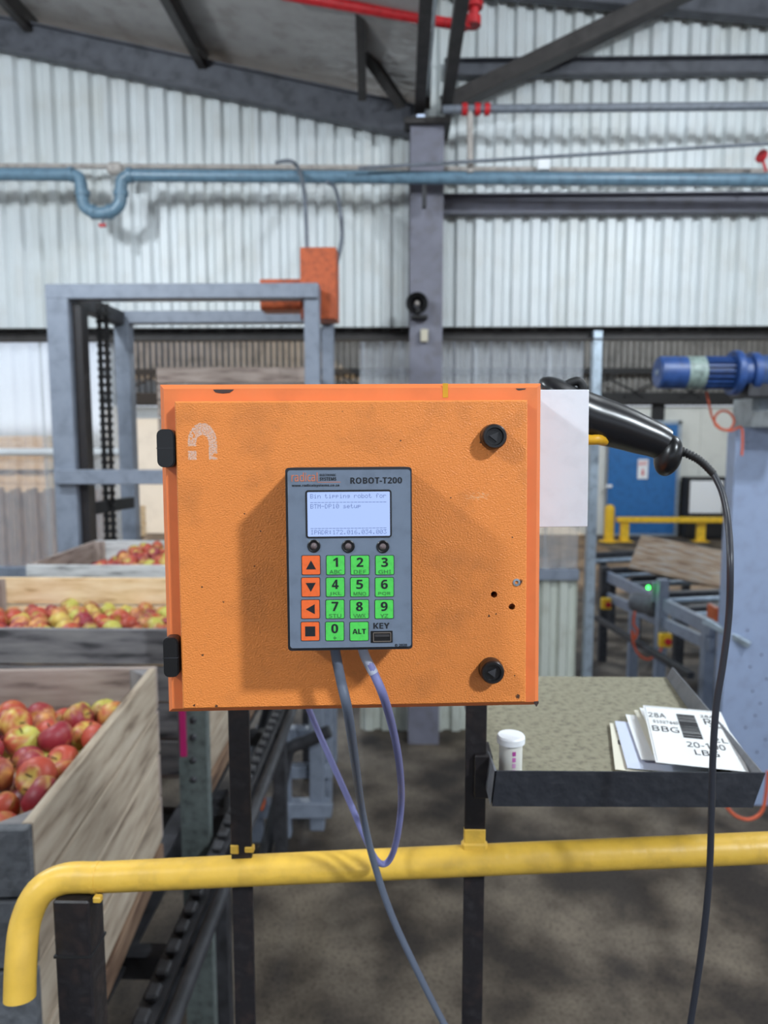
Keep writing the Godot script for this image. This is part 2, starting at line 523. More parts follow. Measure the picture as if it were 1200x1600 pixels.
func make_materials() -> void:
	M.dark_steel = worn(c8(52, 52, 56), 0.5, 0.55, 1.4, 11)
	M.black = plain(c8(22, 22, 24), 0.35)
	M.black_rough = plain(c8(30, 29, 30), 0.7)
	M.black_paint = worn(c8(30, 27, 29), 0.5, 0.42, 5.0, 14, 0.0, 0.4, c8(62, 48, 44))
	M.lamp_glow = glow(LAMP_COLOR, 3.0)
	M.white_sheet = worn(c8(218, 223, 225), 0.10, 0.4, 0.35, 20, 0.0, 0.0, c8(158, 148, 132))
	M.white_sheet2 = worn(c8(213, 218, 219), 0.12, 0.4, 0.3, 21, 0.0, 0.0, c8(158, 146, 126))
	M.dado = worn(c8(198, 202, 192), 0.2, 0.5, 0.5, 22, 0.0, 0.0, c8(120, 112, 95))
	M.far_sheet = worn(c8(140, 136, 131), 0.3, 0.6, 0.3, 23)
	M.foil = worn(c8(160, 157, 155), 0.4, 0.6, 0.5, 24, 0.0, 0.6, c8(110, 102, 97))
	M.column = worn(c8(117, 117, 130), 0.25, 0.5, 0.8, 25, 0.0, 0.0, c8(78, 72, 72))
	M.rafter = worn(c8(86, 88, 96), 0.35, 0.55, 0.8, 26)
	M.truss = worn(c8(58, 54, 53), 0.35, 0.55, 1.0, 27)
	M.frame_blue = worn(c8(128, 136, 150), 0.22, 0.45, 1.2, 28, 0.0, 0.0, c8(70, 74, 82))
	M.cabinet = worn(c8(146, 160, 188), 0.12, 0.42, 1.1, 29, 0.0, 0.0, c8(96, 100, 112))
	M.galv = worn(c8(165, 178, 190), 0.3, 0.4, 1.5, 30, 0.6)
	M.pipe_blue = worn(c8(104, 134, 154), 0.25, 0.35, 2.0, 31)
	M.pipe_grey = worn(c8(112, 118, 128), 0.3, 0.45, 2.0, 32)
	M.conduit = worn(c8(176, 168, 162), 0.25, 0.5, 2.0, 33)
	M.red = worn(c8(190, 32, 40), 0.25, 0.4, 2.0, 34)
	M.orange_box = worn(c8(186, 86, 42), 0.3, 0.5, 2.5, 35)
	M.far_panel = worn(c8(222, 222, 214), 0.06, 0.4, 0.3, 36)
	M.door_blue = worn(c8(40, 108, 172), 0.15, 0.4, 0.6, 37)
	M.yellow_far = worn(c8(238, 190, 40), 0.15, 0.45, 1.0, 38)
	M.hose_orange = plain(c8(206, 92, 58), 0.5)
	M.green_glow = glow(c8(60, 255, 90), 4.0)
	M.white = plain(c8(236, 238, 240), 0.5)
	M.rubber = plain(c8(26, 26, 28), 0.6)
	var poly := plain(Color(0.8, 0.82, 0.84, 0.26), 0.1)
	poly.transparency = BaseMaterial3D.TRANSPARENCY_ALPHA
	M.poly = poly
	var cler := plain(c8(225, 230, 232), 0.5)
	cler.backlight_enabled = true
	cler.backlight = Color(0.75, 0.78, 0.8)
	M.clerestory = cler
	# concrete: broad stains, with a finer speckle multiplied in
	var con := plain(Color.WHITE, 0.78)
	con.albedo_texture = ntex(0.006, 41, [c8(54, 46, 39), c8(80, 70, 59), c8(102, 91, 78), c8(122, 110, 95)], [0.2, 0.42, 0.6, 0.85], 6, 1024)
	con.uv1_triplanar = true
	con.uv1_world_triplanar = true
	con.uv1_scale = Vector3.ONE * 0.21
	con.detail_enabled = true
	con.detail_blend_mode = BaseMaterial3D.BLEND_MODE_MUL
	con.detail_uv_layer = BaseMaterial3D.DETAIL_UV_2
	con.uv2_triplanar = true
	con.uv2_world_triplanar = true
	con.uv2_scale = Vector3.ONE * 1.1
	con.detail_albedo = ntex(0.03, 42, [c8(150, 142, 136), c8(228, 226, 224), c8(255, 255, 255)], [0.1, 0.3, 0.6], 5, 1024)
	M.concrete = con
	M.wood_side = wood(51, [c8(118, 102, 86), c8(160, 144, 125), c8(174, 159, 140), c8(184, 170, 152)])
	M.wood_side2 = wood(52, [c8(110, 95, 80), c8(152, 136, 118), c8(166, 151, 132), c8(177, 163, 145)])
	M.wood_grey = wood(53, [c8(62, 60, 62), c8(112, 108, 110), c8(128, 124, 124), c8(140, 136, 134)])
	M.wood_pink = wood(54, [c8(100, 86, 80), c8(140, 124, 116), c8(154, 139, 130), c8(166, 151, 142)])
	M.wood_new = wood(55, [c8(176, 138, 96), c8(222, 190, 146), c8(234, 206, 166), c8(240, 216, 180)])
	M.wood_white = wood(56, [c8(90, 88, 88), c8(170, 170, 170), c8(196, 196, 196), c8(208, 208, 206)])
	M.wood_dark = wood(57, [c8(58, 40, 30), c8(104, 78, 60), c8(124, 98, 78), c8(140, 114, 92)])
	M.grey_paint = worn(c8(96, 98, 102), 0.35, 0.7, 2.0, 58, 0.0, 2.0)

func build_structure() -> void:
	# floor slab of the shed, the far shed and the yard
	var st := mb()
	span(st, Vector3(-30, -0.3, -40), Vector3(30, 0.0, 14))
	obj("floor", st, M.concrete).set_meta("kind", "structure")
	var zw := -7.0
	var wx := func(px: float) -> float: return P(px, 500, 7.0).x
	var ybot := P(600, 516, 7.0).y
	var sill := P(600, 888, 7.0).y
	var xcol := wx.call(664)
	var rl := P(0, 48, 7.0)
	var rr := P(640, 185, 7.0)
	var slope := (rl.y - rr.y) / (rl.x - rr.x)
	var roof_l := func(x: float) -> float: return rr.y + (x - rr.x) * slope
	var rr2 := P(1060, -6, 7.0)
	var roof_r := func(x: float) -> float: return rr2.y - (x - rr2.x) * 0.1
	var bottom := func(_x: float) -> float: return ybot
	var wall := structure("wall_back", Vector3(0, 0, zw))
	sheet_wall(wall, "wall_sheet", -7.2, xcol, bottom, roof_l, zw, [M.white_sheet, M.white_sheet2])
	sheet_wall(wall, "wall_sheet", xcol, 8.2, bottom, roof_r, zw, [M.white_sheet2, M.white_sheet])
	# steel girts of the wall
	for g in [[100, 12, wx.call(690), 8.2], [315, 14, wx.call(690), 8.2]]:
		st = mb()
		var yc := P(900, g[0], 6.85).y
		extrude(st, c_section(0.09, g[1] * 2.0 / F * 6.85, 0.008), Vector3(g[2], yc, zw + 0.09), Vector3(g[3], yc, zw + 0.09))
		obj("girt", st, M.column if g[0] == 315 else M.rafter, wall)
	for g in [[-7.2, xcol - 0.12], [xcol + 0.12, 8.2]]:
		st = mb()
		extrude(st, c_section(0.14, 0.115, 0.01), Vector3(g[0], ybot - 0.045, zw + 0.06), Vector3(g[1], ybot - 0.045, zw + 0.06))
		obj("girt", st, M.truss, wall)
	# translucent sheeting in frames, with sheeted dado below
	var n := 1
	for w in [[-7.2, wx.call(204)], [wx.call(561), xcol - 0.14], [xcol + 0.14, wx.call(915)], [4.6, 8.2]]:
		var win := structure("window_%d" % n, Vector3((w[0] + w[1]) / 2, sill, zw))
		n += 1
		sheet_wall(win, "pane", w[0], w[1], func(_x): return sill, func(_x): return ybot - 0.08, zw - 0.02, [M.poly])
		st = mb()
		span(st, Vector3(w[0], sill - 0.1, zw - 0.05), Vector3(w[1], sill, zw + 0.05), 0.004)
		obj("window_sill", st, M.frame_blue, win)
		sheet_wall(wall, "dado_sheet", w[0], w[1], func(_x): return 0.0, func(_x): return sill - 0.09, zw, [M.dado])
	st = mb()
	var yr := P(60, 706, 7.0).y
	tube(st, [Vector3(-7.2, yr, zw + 0.03), Vector3(wx.call(200), yr, zw + 0.03)], 0.036, 10)
	obj("window_rail", st, M.white, get_node("window_1"))
	# other sides of the shed
	st = mb()
	span(st, Vector3(-7.4, 0, -7.1), Vector3(-7.2, 7.4, 8.2))
	obj("wall_left", st, M.white_sheet).set_meta("kind", "structure")
	st = mb()
	span(st, Vector3(8.2, 0, -7.1), Vector3(8.4, 1.2, 8.2))
	span(st, Vector3(8.2, 4.6, -7.1), Vector3(8.4, 7.0, 8.2))
	obj("wall_right", st, M.white_sheet).set_meta("kind", "structure")
	st = mb()
	span(st, Vector3(-7.4, 0, 8.0), Vector3(-4.5, 7.4, 8.2))
	span(st, Vector3(5.5, 0, 8.0), Vector3(8.4, 7.4, 8.2))
	span(st, Vector3(-4.5, 5.2, 8.0), Vector3(5.5, 7.8, 8.2))
	obj("wall_front", st, M.white_sheet).set_meta("kind", "structure")
	# roofs: lined panels between the purlins on the left, plain slab on the right
	var ceil_l := structure("ceiling", Vector3(-3, 6, 0))
	var px0: float = P(322, 90, 7.0).x
	var joints := [-7.4, px0 - 3.06, px0 - 1.53, px0, px0 + 1.5, xcol]
	for i in joints.size() - 1:
		for k in 8:
			st = mb()
			var z0 := -7.15 + k * 1.92
			var a := Vector3(joints[i], roof_l.call(joints[i]) + 0.16, z0 + 0.96)
			var b := Vector3(joints[i + 1], roof_l.call(joints[i + 1]) + 0.16, z0 + 0.96)
			bx(st, along(a, b), Vector3(1.93, 0.04, a.distance_to(b) + 0.01), 0.006)
			obj("roof_panel", st, M.foil, ceil_l)
	st = mb()
	bar(st, Vector3(xcol, roof_r.call(xcol) + 0.05, 0.5), Vector3(8.4, roof_r.call(8.4) + 0.05, 0.5), 15.4, 0.08)
	var cr := obj("ceiling", st, M.foil)
	cr.set_meta("kind", "structure")
	st = mb()
	span(st, Vector3(xcol - 0.01, roof_l.call(xcol) + 0.05, -7.1), Vector3(xcol + 0.01, roof_r.call(xcol), 8.1))
	obj("window_5", st, M.clerestory).set_meta("kind", "structure")
	# purlins and rafters
	for i in [1, 2, 3]:
		st = mb()
		var x: float = joints[i]
		extrude(st, c_section(0.07, 0.16, 0.006), Vector3(x, roof_l.call(x) + 0.06, -6.95), Vector3(x, roof_l.call(x) + 0.06, 8.0))
		tag(obj("roof_purlin", st, M.truss), ["", "dark steel purlin under the silver roof lining, above the U bend of the blue pipe", "dark steel purlin under the silver roof lining, second from the wall column", "dark steel purlin under the silver roof lining, next to the valley truss"][i], "beam", "roof purlins")
	st = mb()
	extrude(st, h_section(0.12, 0.26, 0.012), Vector3(-7.2, roof_l.call(-7.2) - 0.08, zw + 0.14), Vector3(xcol - 0.1, roof_l.call(xcol - 0.1) - 0.08, zw + 0.14))
	tag(obj("gable_rafter", st, M.rafter), "grey steel rafter sloping along the top of the white sheeted wall", "beam")
	st = mb()
	extrude(st, h_section(0.12, 0.22, 0.012), Vector3(xcol, roof_r.call(xcol) - 0.11, zw + 0.14), Vector3(8.2, roof_r.call(8.2) - 0.11, zw + 0.14))
	tag(obj("gable_rafter", st, M.rafter), "grey steel rafter under the higher roof beyond the diagonal strut", "beam")
	# valley truss running from the column towards the back of the shed
	var top := Vector3(xcol, P(664, 205, 6.8).y, -6.75)
	var t := thing("valley_truss", "dark steel truss running along the roof valley from the column top", "truss", top)
	for c in [[-0.11, 0.12, M.truss], [0.12, 0.12, M.truss]]:
		st = mb()
		extrude(st, l_section(0.09, 0.09, 0.01), top + Vector3(c[0], c[1], 0), Vector3(top.x + c[0], top.y + c[1], 8.0))
		obj("bottom_chord", st, c[2], t)
	st = mb()
	extrude(st, c_section(0.08, 0.16, 0.01), Vector3(top.x, top.y + 1.25, -6.7), Vector3(top.x, top.y + 1.25, 8.0))
	obj("top_chord", st, M.truss, t)
	for k in 7:
		st = mb()
		var z := -6.7 + k * 2.0
		bar(st, Vector3(top.x, top.y + 0.15, z), Vector3(top.x, top.y + 1.2, z + 1.0), 0.05, 0.05)
		obj("web_bar", st, M.truss, t)
		st = mb()
		bar(st, Vector3(top.x, top.y + 1.2, z + 1.0), Vector3(top.x, top.y + 0.15, z + 2.0), 0.05, 0.05)
		obj("web_bar", st, M.truss, t)
	st = mb()
	bar(st, P(520, 8, 6.0), P(628, 165, 6.7), 0.09, 0.06)
	tag(obj("roof_brace", st, M.truss), "dark diagonal brace from the roof lining down to the column top", "beam")
	st = mb()
	extrude(st, c_section(0.07, 0.1, 0.006), P(566, 150, 6.6), P(561, -60, 5.4))
	tag(obj("roof_purlin", st, M.truss), "dark hanger member beside the diagonal brace and red pipe", "beam", "roof purlins")
	st = mb()
	bar(st, P(692, 168, 6.7), P(1085, -22, 6.5), 0.17, 0.13, 0.004)
	tag(obj("diagonal_strut", st, M.truss), "dark steel strut slanting up from the column top across the white wall", "beam")
	# column
	st = mb()
	var cb := P(664, 800, 6.87)
	extrude(st, h_section(0.29, 0.26, 0.014), Vector3(xcol, 0, -6.82), Vector3(xcol, top.y + 0.02, -6.82), Vector3(0, 0, 1))
	tag(obj("steel_column", st, M.column), "grey painted steel column carrying the loudspeaker", "column")
	st = mb()
	span(st, Vector3(xcol - 0.2, top.y + 0.0, -7.0), Vector3(xcol + 0.2, top.y + 0.05, -6.62), 0.004)
	obj("cap_plate", st, M.truss, get_node("steel_column"))
	# post beside the opening
	st = mb()
	var post := P(925, 780, 6.93)
	bar(st, Vector3(post.x, 0, -6.93), Vector3(post.x, ybot - 0.02, -6.93), 0.085, 0.085, 0.005, Vector3(0, 0, 1))
	tag(obj("opening_post", st, M.galv), "galvanised steel post between the clear sheeting and the conveyor opening", "post")
	# far shed
	var far := structure("wall_far", Vector3(0, 0, -21))
	var fy := P(600, 634, 21.0).y
	sheet_wall(far, "wall_sheet", -8.4, 14.0, func(_x): return fy, func(_x): return 6.6, -21.0, [M.far_sheet], 0.09)
	var fp := 0
	for x in [-8.4, -6.0, -3.6, -1.2, 1.2, 3.6, 6.0, 8.4, 10.8, 13.2]:
		st = mb()
		span(st, Vector3(x + 0.004, 0, -21.06), Vector3(x + 2.396, fy - 0.02, -20.94), 0.006)
		obj("wall_panel", st, M.far_panel, far)
		fp += 1
	for yy in [[580, 0.16], [622, 0.3]]:
		st = mb()
		var y: float = P(400, yy[0], 20.5).y
		span(st, Vector3(-8.4, y - yy[1] / 2, -20.75), Vector3(14, y + yy[1] / 2, -20.6))
		obj("girt", st, M.black_rough, far)
	st = mb()
	span(st, Vector3(-4.3, 6.6, -21.2), Vector3(14, 6.75, -9.5))  # far roof out of view, put in only for the shade it gives
	obj("ceiling", st, M.far_sheet).set_meta("kind", "structure")
	st = mb()
	span(st, Vector3(14, 0, -21.2), Vector3(14.2, 6.6, -9.5))
	obj("wall_far", st, M.far_panel).set_meta("kind", "structure")
	# lattice girder on the far wall
	for lt in [[210, 560], [930, 1150]]:
		var a := P(lt[0], 583, 20.4)
		var b := P(lt[1], 583, 20.4)
		for k in 6:
			st = mb()
			var x0 := lerpf(a.x, b.x, k / 5.0)
			var s := 1.0 if k % 2 == 0 else -1.0
			bar(st, Vector3(x0 - 0.65 * s, P(400, 620, 20.5).y, -20.55), Vector3(x0 + 0.65 * s, a.y, -20.55), 0.05, 0.05)
			obj("lattice_bar", st, M.black_rough, far)

func door_image() -> ImageTexture:                       # orange wrinkle paint with grime, scratches, chips and the ghost of a sticker
	var w := 720
	var h := 624
	var im := Image.create(w, h, false, Image.FORMAT_RGB8)
	var n1 := noise(0.006, 61, 4)
	var n2 := noise(0.05, 62, 3)
	var n3 := noise(0.16, 63, 2)
	var base := c8(234, 138, 64)
	var grime := c8(150, 92, 48)
	for y in h:
		for x in w:
			var g := clampf(n1.get_noise_2d(x, y) * 1.2 - 0.12, 0.0, 0.5) + clampf(n2.get_noise_2d(x, y) - 0.32, 0.0, 0.4) * 0.6
			im.set_pixel(x, y, base.lerp(grime, g * 0.4).lerp(c8(240, 150, 70), clampf(n3.get_noise_2d(x, y) * 0.25, 0.0, 0.2)))
	# ghost of a peeled sticker, an arch of pale glue
	for y in range(40, 130):
		for x in range(16, 100):
			var u := (x - 54.0) / 30.0
			var v := (y - 84.0) / 42.0
			var rr := Vector2(u, minf(v, 0.0)).length()
			var on := rr > 0.42 and rr < 1.0 and v < 0.75 and (absf(u) > 0.36 or v < 0.0)
			if u < 0.0 and v > 0.1 and v < 0.32: on = false
			if on and n3.get_noise_2d(x * 2.2, y * 2.2) > -0.3 and n2.get_noise_2d(x, y) > -0.42:
				im.set_pixel(x, y, c8(214, 168, 146).lerp(c8(226, 196, 182), n3.get_noise_2d(x * 3.0, y * 3.0) * 0.5 + 0.4))
	# chips and pinholes in the paint
	var r := RandomNumberGenerator.new()
	r.seed = 5
	var spots := [[622, 84, 3], [706, 370, 6], [704, 375, 4], [560, 196, 2], [44, 512, 3], [702, 610, 6], [640, 440, 3], [24, 616, 3], [70, 618, 4]]
	for k in 46: spots.append([r.randi_range(6, w - 6), r.randi_range(6, h - 6), 1 if r.randf() < 0.8 else 2])
	for s in spots:
		for dy in range(-s[2], s[2] + 1):
			for dx in range(-s[2], s[2] + 1):
				var x: int = s[0] + dx
				var y: int = s[1] + dy
				if x < 0 or y < 0 or x >= w or y >= h or Vector2(dx, dy).length() > s[2] * (0.7 + 0.5 * n3.get_noise_2d(x * 4.0, y * 4.0)): continue
				im.set_pixel(x, y, c8(70, 42, 26))
	for k in 26:                                        # pale scuffs
		var x0 := 590.0 + r.randf() * 50.0
		var y0 := 186.0 + r.randf() * 14.0
		for i in 5: im.set_pixel(int(x0 + i), int(y0 + i * 0.3), c8(236, 178, 132))
	return ImageTexture.create_from_image(im)

func build_enclosure() -> void:
	var t := thing("control_enclosure", "orange steel control enclosure with a wrinkle paint door", "enclosure")
	t.transform = box_frame
	var paint := worn(c8(236, 128, 70), 0.12, 0.42, 3.0, 64, 0.0, 0.0, c8(160, 84, 44))
	var bump := ntex(0.08, 65, [], [], 3, 512, 5.0)
	var W := 0.30
	var H := 0.261
	var st := mb()
	var rings := [[W / 2, H / 2, -0.2], [W / 2, H / 2, -0.0035], [W / 2 - 0.0035, H / 2 - 0.0035, 0.0], [W / 2 - 0.03, H / 2 - 0.03, 0.0], [W / 2 - 0.03, H / 2 - 0.03, -0.012], [W / 2 - 0.002, H / 2 - 0.002, -0.012], [W / 2 - 0.002, H / 2 - 0.002, -0.198]]
	for i in rings.size() - 1:                          # a hollow case: outside, rim, and the inside behind the door
		for k in 4:
			var e := []
			for rg in [rings[i], rings[i + 1]]:
				for q in [k, (k + 1) % 4]: e.append(Vector3([-1, 1, 1, -1][q] * rg[0], [1, 1, -1, -1][q] * rg[1], rg[2]))
			var side: Vector3 = [Vector3.UP, Vector3.RIGHT, Vector3.DOWN, Vector3.LEFT][k]
			var nn: Vector3 = [side, side + Vector3.BACK, Vector3.BACK, -side, Vector3.FORWARD, -side][i]
			quad(st, e[0], e[1], e[3], e[2], nn.normalized())
	at_box(st, Vector3(0, 0, -0.199), Vector3(W, H, 0.002))
	obj("body", st, paint, t, true)
	# door: a plate with two bored holes
	var tl := E(274, 627, 0.012)
	var br := E(822, 1098, 0.012)
	var bl := E(283, 1098, 0.012)
	tl.x = (tl.x + bl.x) / 2.0
	var holes := [[E(772, 929, 0.012), 0.0026], [E(800, 948, 0.012), 0.0026]]
	st = mb()
	var uvp := func(p: Vector3) -> Vector2: return Vector2((p.x - tl.x) / (br.x - tl.x), (p.y - tl.y) / (br.y - tl.y))
	var xs := [tl.x + 0.0012]
	var ys := [tl.y - 0.0012]
	for hl in holes:
		xs.append_array([hl[0].x - 0.004, hl[0].x + 0.004])
		ys.append_array([hl[0].y + 0.004, hl[0].y - 0.004])
	xs.append(br.x - 0.0012)
	ys.append(br.y + 0.0012)
	xs.sort()
	ys.sort()
	var fz := 0.012
	for i in xs.size() - 1:
		for j in ys.size() - 1:
			var c := Vector3((xs[i] + xs[i + 1]) / 2, (ys[j] + ys[j + 1]) / 2, fz)
			var bored = null
			for hl in holes:
				if absf(c.x - hl[0].x) < 0.0005 and absf(c.y - hl[0].y) < 0.0005: bored = hl
			var q := [Vector3(xs[i], ys[j], fz), Vector3(xs[i + 1], ys[j], fz), Vector3(xs[i + 1], ys[j + 1], fz), Vector3(xs[i], ys[j + 1], fz)]
			if bored == null:
				quad(st, q[0], q[1], q[2], q[3], Vector3.BACK, [uvp.call(q[0]), uvp.call(q[1]), uvp.call(q[2]), uvp.call(q[3])])
				continue
			for k in 16:
				var e := []
				for kk in [k, k + 1]:
					var a = TAU * kk / 16.0
					var d := Vector2(cos(a), sin(a))
					var sq := d / maxf(absf(d.x), absf(d.y)) * 0.004
					e.append([c + Vector3(sq.x, sq.y, 0), c + Vector3(d.x, d.y, 0) * bored[1], d])
				quad(st, e[0][0], e[1][0], e[1][1], e[0][1], Vector3.BACK, [uvp.call(e[0][0]), uvp.call(e[1][0]), uvp.call(e[1][1]), uvp.call(e[0][1])])
				var deep := Vector3(0, 0, -0.011)
				quad(st, e[0][1], e[1][1], e[1][1] + deep, e[0][1] + deep, Vector3(-e[0][2].x, -e[0][2].y, 0))
	# its chamfered rim
	var outer := [Vector3(tl.x, tl.y, 0.0105), Vector3(br.x, tl.y, 0.0105), Vector3(br.x, br.y, 0.0105), Vector3(tl.x, br.y, 0.0105)]
	var inner := [Vector3(xs[0], ys[-1], fz), Vector3(xs[-1], ys[-1], fz), Vector3(xs[-1], ys[0], fz), Vector3(xs[0], ys[0], fz)]
	for i in 4:
		var k := (i + 1) % 4
		var nrm: Vector3 = [Vector3.UP, Vector3.RIGHT, Vector3.DOWN, Vector3.LEFT][i]
		quad(st, outer[i], outer[k], inner[k], inner[i], (nrm + Vector3.BACK).normalized(), [uvp.call(outer[i]), uvp.call(outer[k]), uvp.call(inner[k]), uvp.call(inner[i])])
		var back := Vector3(0, 0, -0.0095)
		quad(st, outer[i], outer[k], outer[k] + back, outer[i] + back, nrm, [uvp.call(outer[i]), uvp.call(outer[k]), uvp.call(outer[k]), uvp.call(outer[i])])
	var dm := plain(Color.WHITE, 0.48)
	dm.albedo_texture = door_image()
	dm.texture_repeat = false
	dm.normal_enabled = true
	dm.normal_texture = bump
	dm.normal_scale = 0.55
	dm.uv1_scale = Vector3.ONE
	# the wrinkle relief repeats finer than the colour: it has its own tiling through a height map
	dm.normal_enabled = false
	dm.heightmap_enabled = true
	dm.heightmap_texture = wrinkle()
	dm.heightmap_scale = 0.05
	var door := obj("door", st, dm, t, true)
	# rivet nut
	st = mb()
	var rv := E(807, 910, 0.012)
	lathe(st, [Vector2(0.0013, 0.0002), Vector2(0.0015, 0.001), Vector2(0.0028, 0.0009), Vector2(0.0031, 0.0)], Transform3D(Basis.from_euler(Vector3(PI / 2, 0, 0)), rv), 16)
	obj("rivet_nut", st, M.galv, door, true)
	# quarter-turn locks
	for k in [[773, 682, 19.0], [770, 1051, 18.5]]:
		var c := E(k[0], k[1], 0.022)
		c.z = 0.012
		var r: float = k[2] / 2000.0
		st = mb()
		lathe(st, [Vector2(r * 1.05, 0.0), Vector2(r * 1.05, 0.004), Vector2(r, 0.0095), Vector2(r * 0.9, 0.011), Vector2(r * 0.72, 0.011), Vector2(r * 0.66, 0.0085), Vector2(0.0, 0.0085)], Transform3D(Basis.from_euler(Vector3(PI / 2, 0, 0)), c), 28)
		var lk := obj("door_lock", st, M.black, t, true)
		st = mb()
		var pr := []
		for i in 3: pr.append(Vector2(cos(TAU * i / 3.0 + 0.9), sin(TAU * i / 3.0 + 0.9)) * r * 0.45)
		extrude(st, PackedVector2Array(pr), c + Vector3(0, 0, 0.0084), c + Vector3(0, 0, 0.0104))
		obj("key_insert", st, M.dark_steel, lk, true)
	# hinges
	for k in [[247, 276, 671, 730], [257, 282, 994, 1055]]:
		var a := E(k[0], k[2], 0.006)
		var b := E(k[1], k[3], 0.006)
		st = mb()
		var w := absf(b.x - a.x)
		var hh := absf(a.y - b.y)
		rounded(st, w, hh, w * 0.36, -0.012, 0.011, Vector3((a.x + b.x) / 2, (a.y + b.y) / 2, 0))
		rounded(st, w * 0.9, hh * 0.97, w * 0.34, 0.011, 0.0125, Vector3((a.x + b.x) / 2, (a.y + b.y) / 2, 0))
		var hg := obj("hinge", st, M.black, t, true)
		st = mb()
		at_box(st, Vector3((a.x + b.x) / 2, (a.y + b.y) / 2, 0.0), Vector3(w * 1.004, 0.0006, 0.0256))
		obj("knuckle_gap", st, M.dark_steel, hg, true)
	# yellow tape on the top rim, bare chips on the edges
	st = mb()
	var tp := E(696, 612, 0.0005)
	at_box(st, Vector3(tp.x, (H / 2 + tl.y) / 2 + 0.0015, 0.00015), Vector3(0.0042, H / 2 - tl.y - 0.003, 0.0004))
	obj("tape_strip", st, plain(c8(208, 156, 24), 0.5), t, true)
	var bare := plain(c8(66, 52, 50), 0.6)
	for k in [[349, 601.5, 0.016, 0.0035], [814, 601, 0.008, 0.0016], [838, 1100, 0.004, 0.004]]:
		var c := E(k[0], k[1], 0.0003)
		st = mb()
		var pts := PackedVector2Array()
		for i in 11:
			var a := PI * i / 10.0
			pts.append(Vector2(-cos(a) * k[2] / 2, -sin(a) * k[3] * rng.randf_range(0.55, 1.15)))
		var yy: float = H / 2 - 0.0042 if k[1] < 800 else c.y + 0.002
		extrude(st, pts, Vector3(c.x, yy, -0.001), Vector3(c.x, yy, 0.0003))
		obj("bare_chip", st, bare, t, true)

func wrinkle() -> ImageTexture:
	var w := 720
	var im := Image.create(w, 624, false, Image.FORMAT_L8)
	var n := noise(0.2, 66, 2)
	for y in 624:
		for x in w:
			var v := 0.5 + 0.5 * n.get_noise_2d(x, y * 1.5)
			im.set_pixel(x, y, Color(v, v, v))
	return ImageTexture.create_from_image(im)

const GLYPH := {
	"B": [30, 17, 17, 30, 17, 17, 30], "i": [4, 0, 12, 4, 4, 4, 14], "n": [0, 0, 22, 25, 17, 17, 17], "t": [8, 8, 28, 8, 8, 9, 6], "p": [0, 0, 30, 17, 30, 16, 16], "g": [0, 0, 15, 17, 15, 1, 14],
	"r": [0, 0, 22, 25, 16, 16, 16], "o": [0, 0, 14, 17, 17, 17, 14], "b": [16, 16, 22, 25, 17, 17, 30], "f": [6, 9, 8, 28, 8, 8, 8], "T": [31, 4, 4, 4, 4, 4, 4], "M": [17, 27, 21, 21, 17, 17, 17],
	"-": [0, 0, 0, 31, 0, 0, 0], "D": [28, 18, 17, 17, 17, 18, 28], "P": [30, 17, 17, 30, 16, 16, 16], "1": [4, 12, 4, 4, 4, 4, 14], "0": [14, 17, 19, 21, 25, 17, 14], "s": [0, 0, 14, 16, 14, 1, 30],
	"e": [0, 0, 14, 17, 31, 16, 14], "u": [0, 0, 17, 17, 17, 19, 13], "I": [14, 4, 4, 4, 4, 4, 14], "A": [14, 17, 17, 17, 31, 17, 17], "R": [30, 17, 17, 30, 20, 18, 17], ":": [0, 12, 12, 0, 12, 12, 0],
	"7": [31, 1, 2, 4, 8, 8, 8], "2": [14, 17, 1, 2, 4, 8, 31], ".": [0, 0, 0, 0, 0, 12, 12], "6": [6, 8, 16, 30, 17, 17, 14], "3": [31, 2, 4, 2, 1, 17, 14], "4": [2, 6, 10, 18, 31, 2, 2],
}
func lcd_image() -> ImageTexture:                        # a 128 by 64 dot display with 21 letters to the line
	var s := 5
	var im := Image.create(136 * s, 70 * s, false, Image.FORMAT_RGB8)
	im.fill(c8(178, 203, 255))
	var ink := c8(66, 86, 150)
	var rows := [["Bin tipping robot for", 3], ["---------------------", 13], ["BTM-DP10 setup", 19], ["---------------------", 54], ["IPADR:172.016.034.003", 60]]
	for r in rows:
		var txt: String = r[0]
		for i in txt.length():
			if txt[i] == " ": continue
			for y in 7:
				for x in 5:
					if (int(GLYPH[txt[i]][y]) >> (4 - x)) & 1:
						im.fill_rect(Rect2i((5 + i * 6 + x) * s, (r[1] + y) * s, s - 1, s - 1), ink)
	return ImageTexture.create_from_image(im)

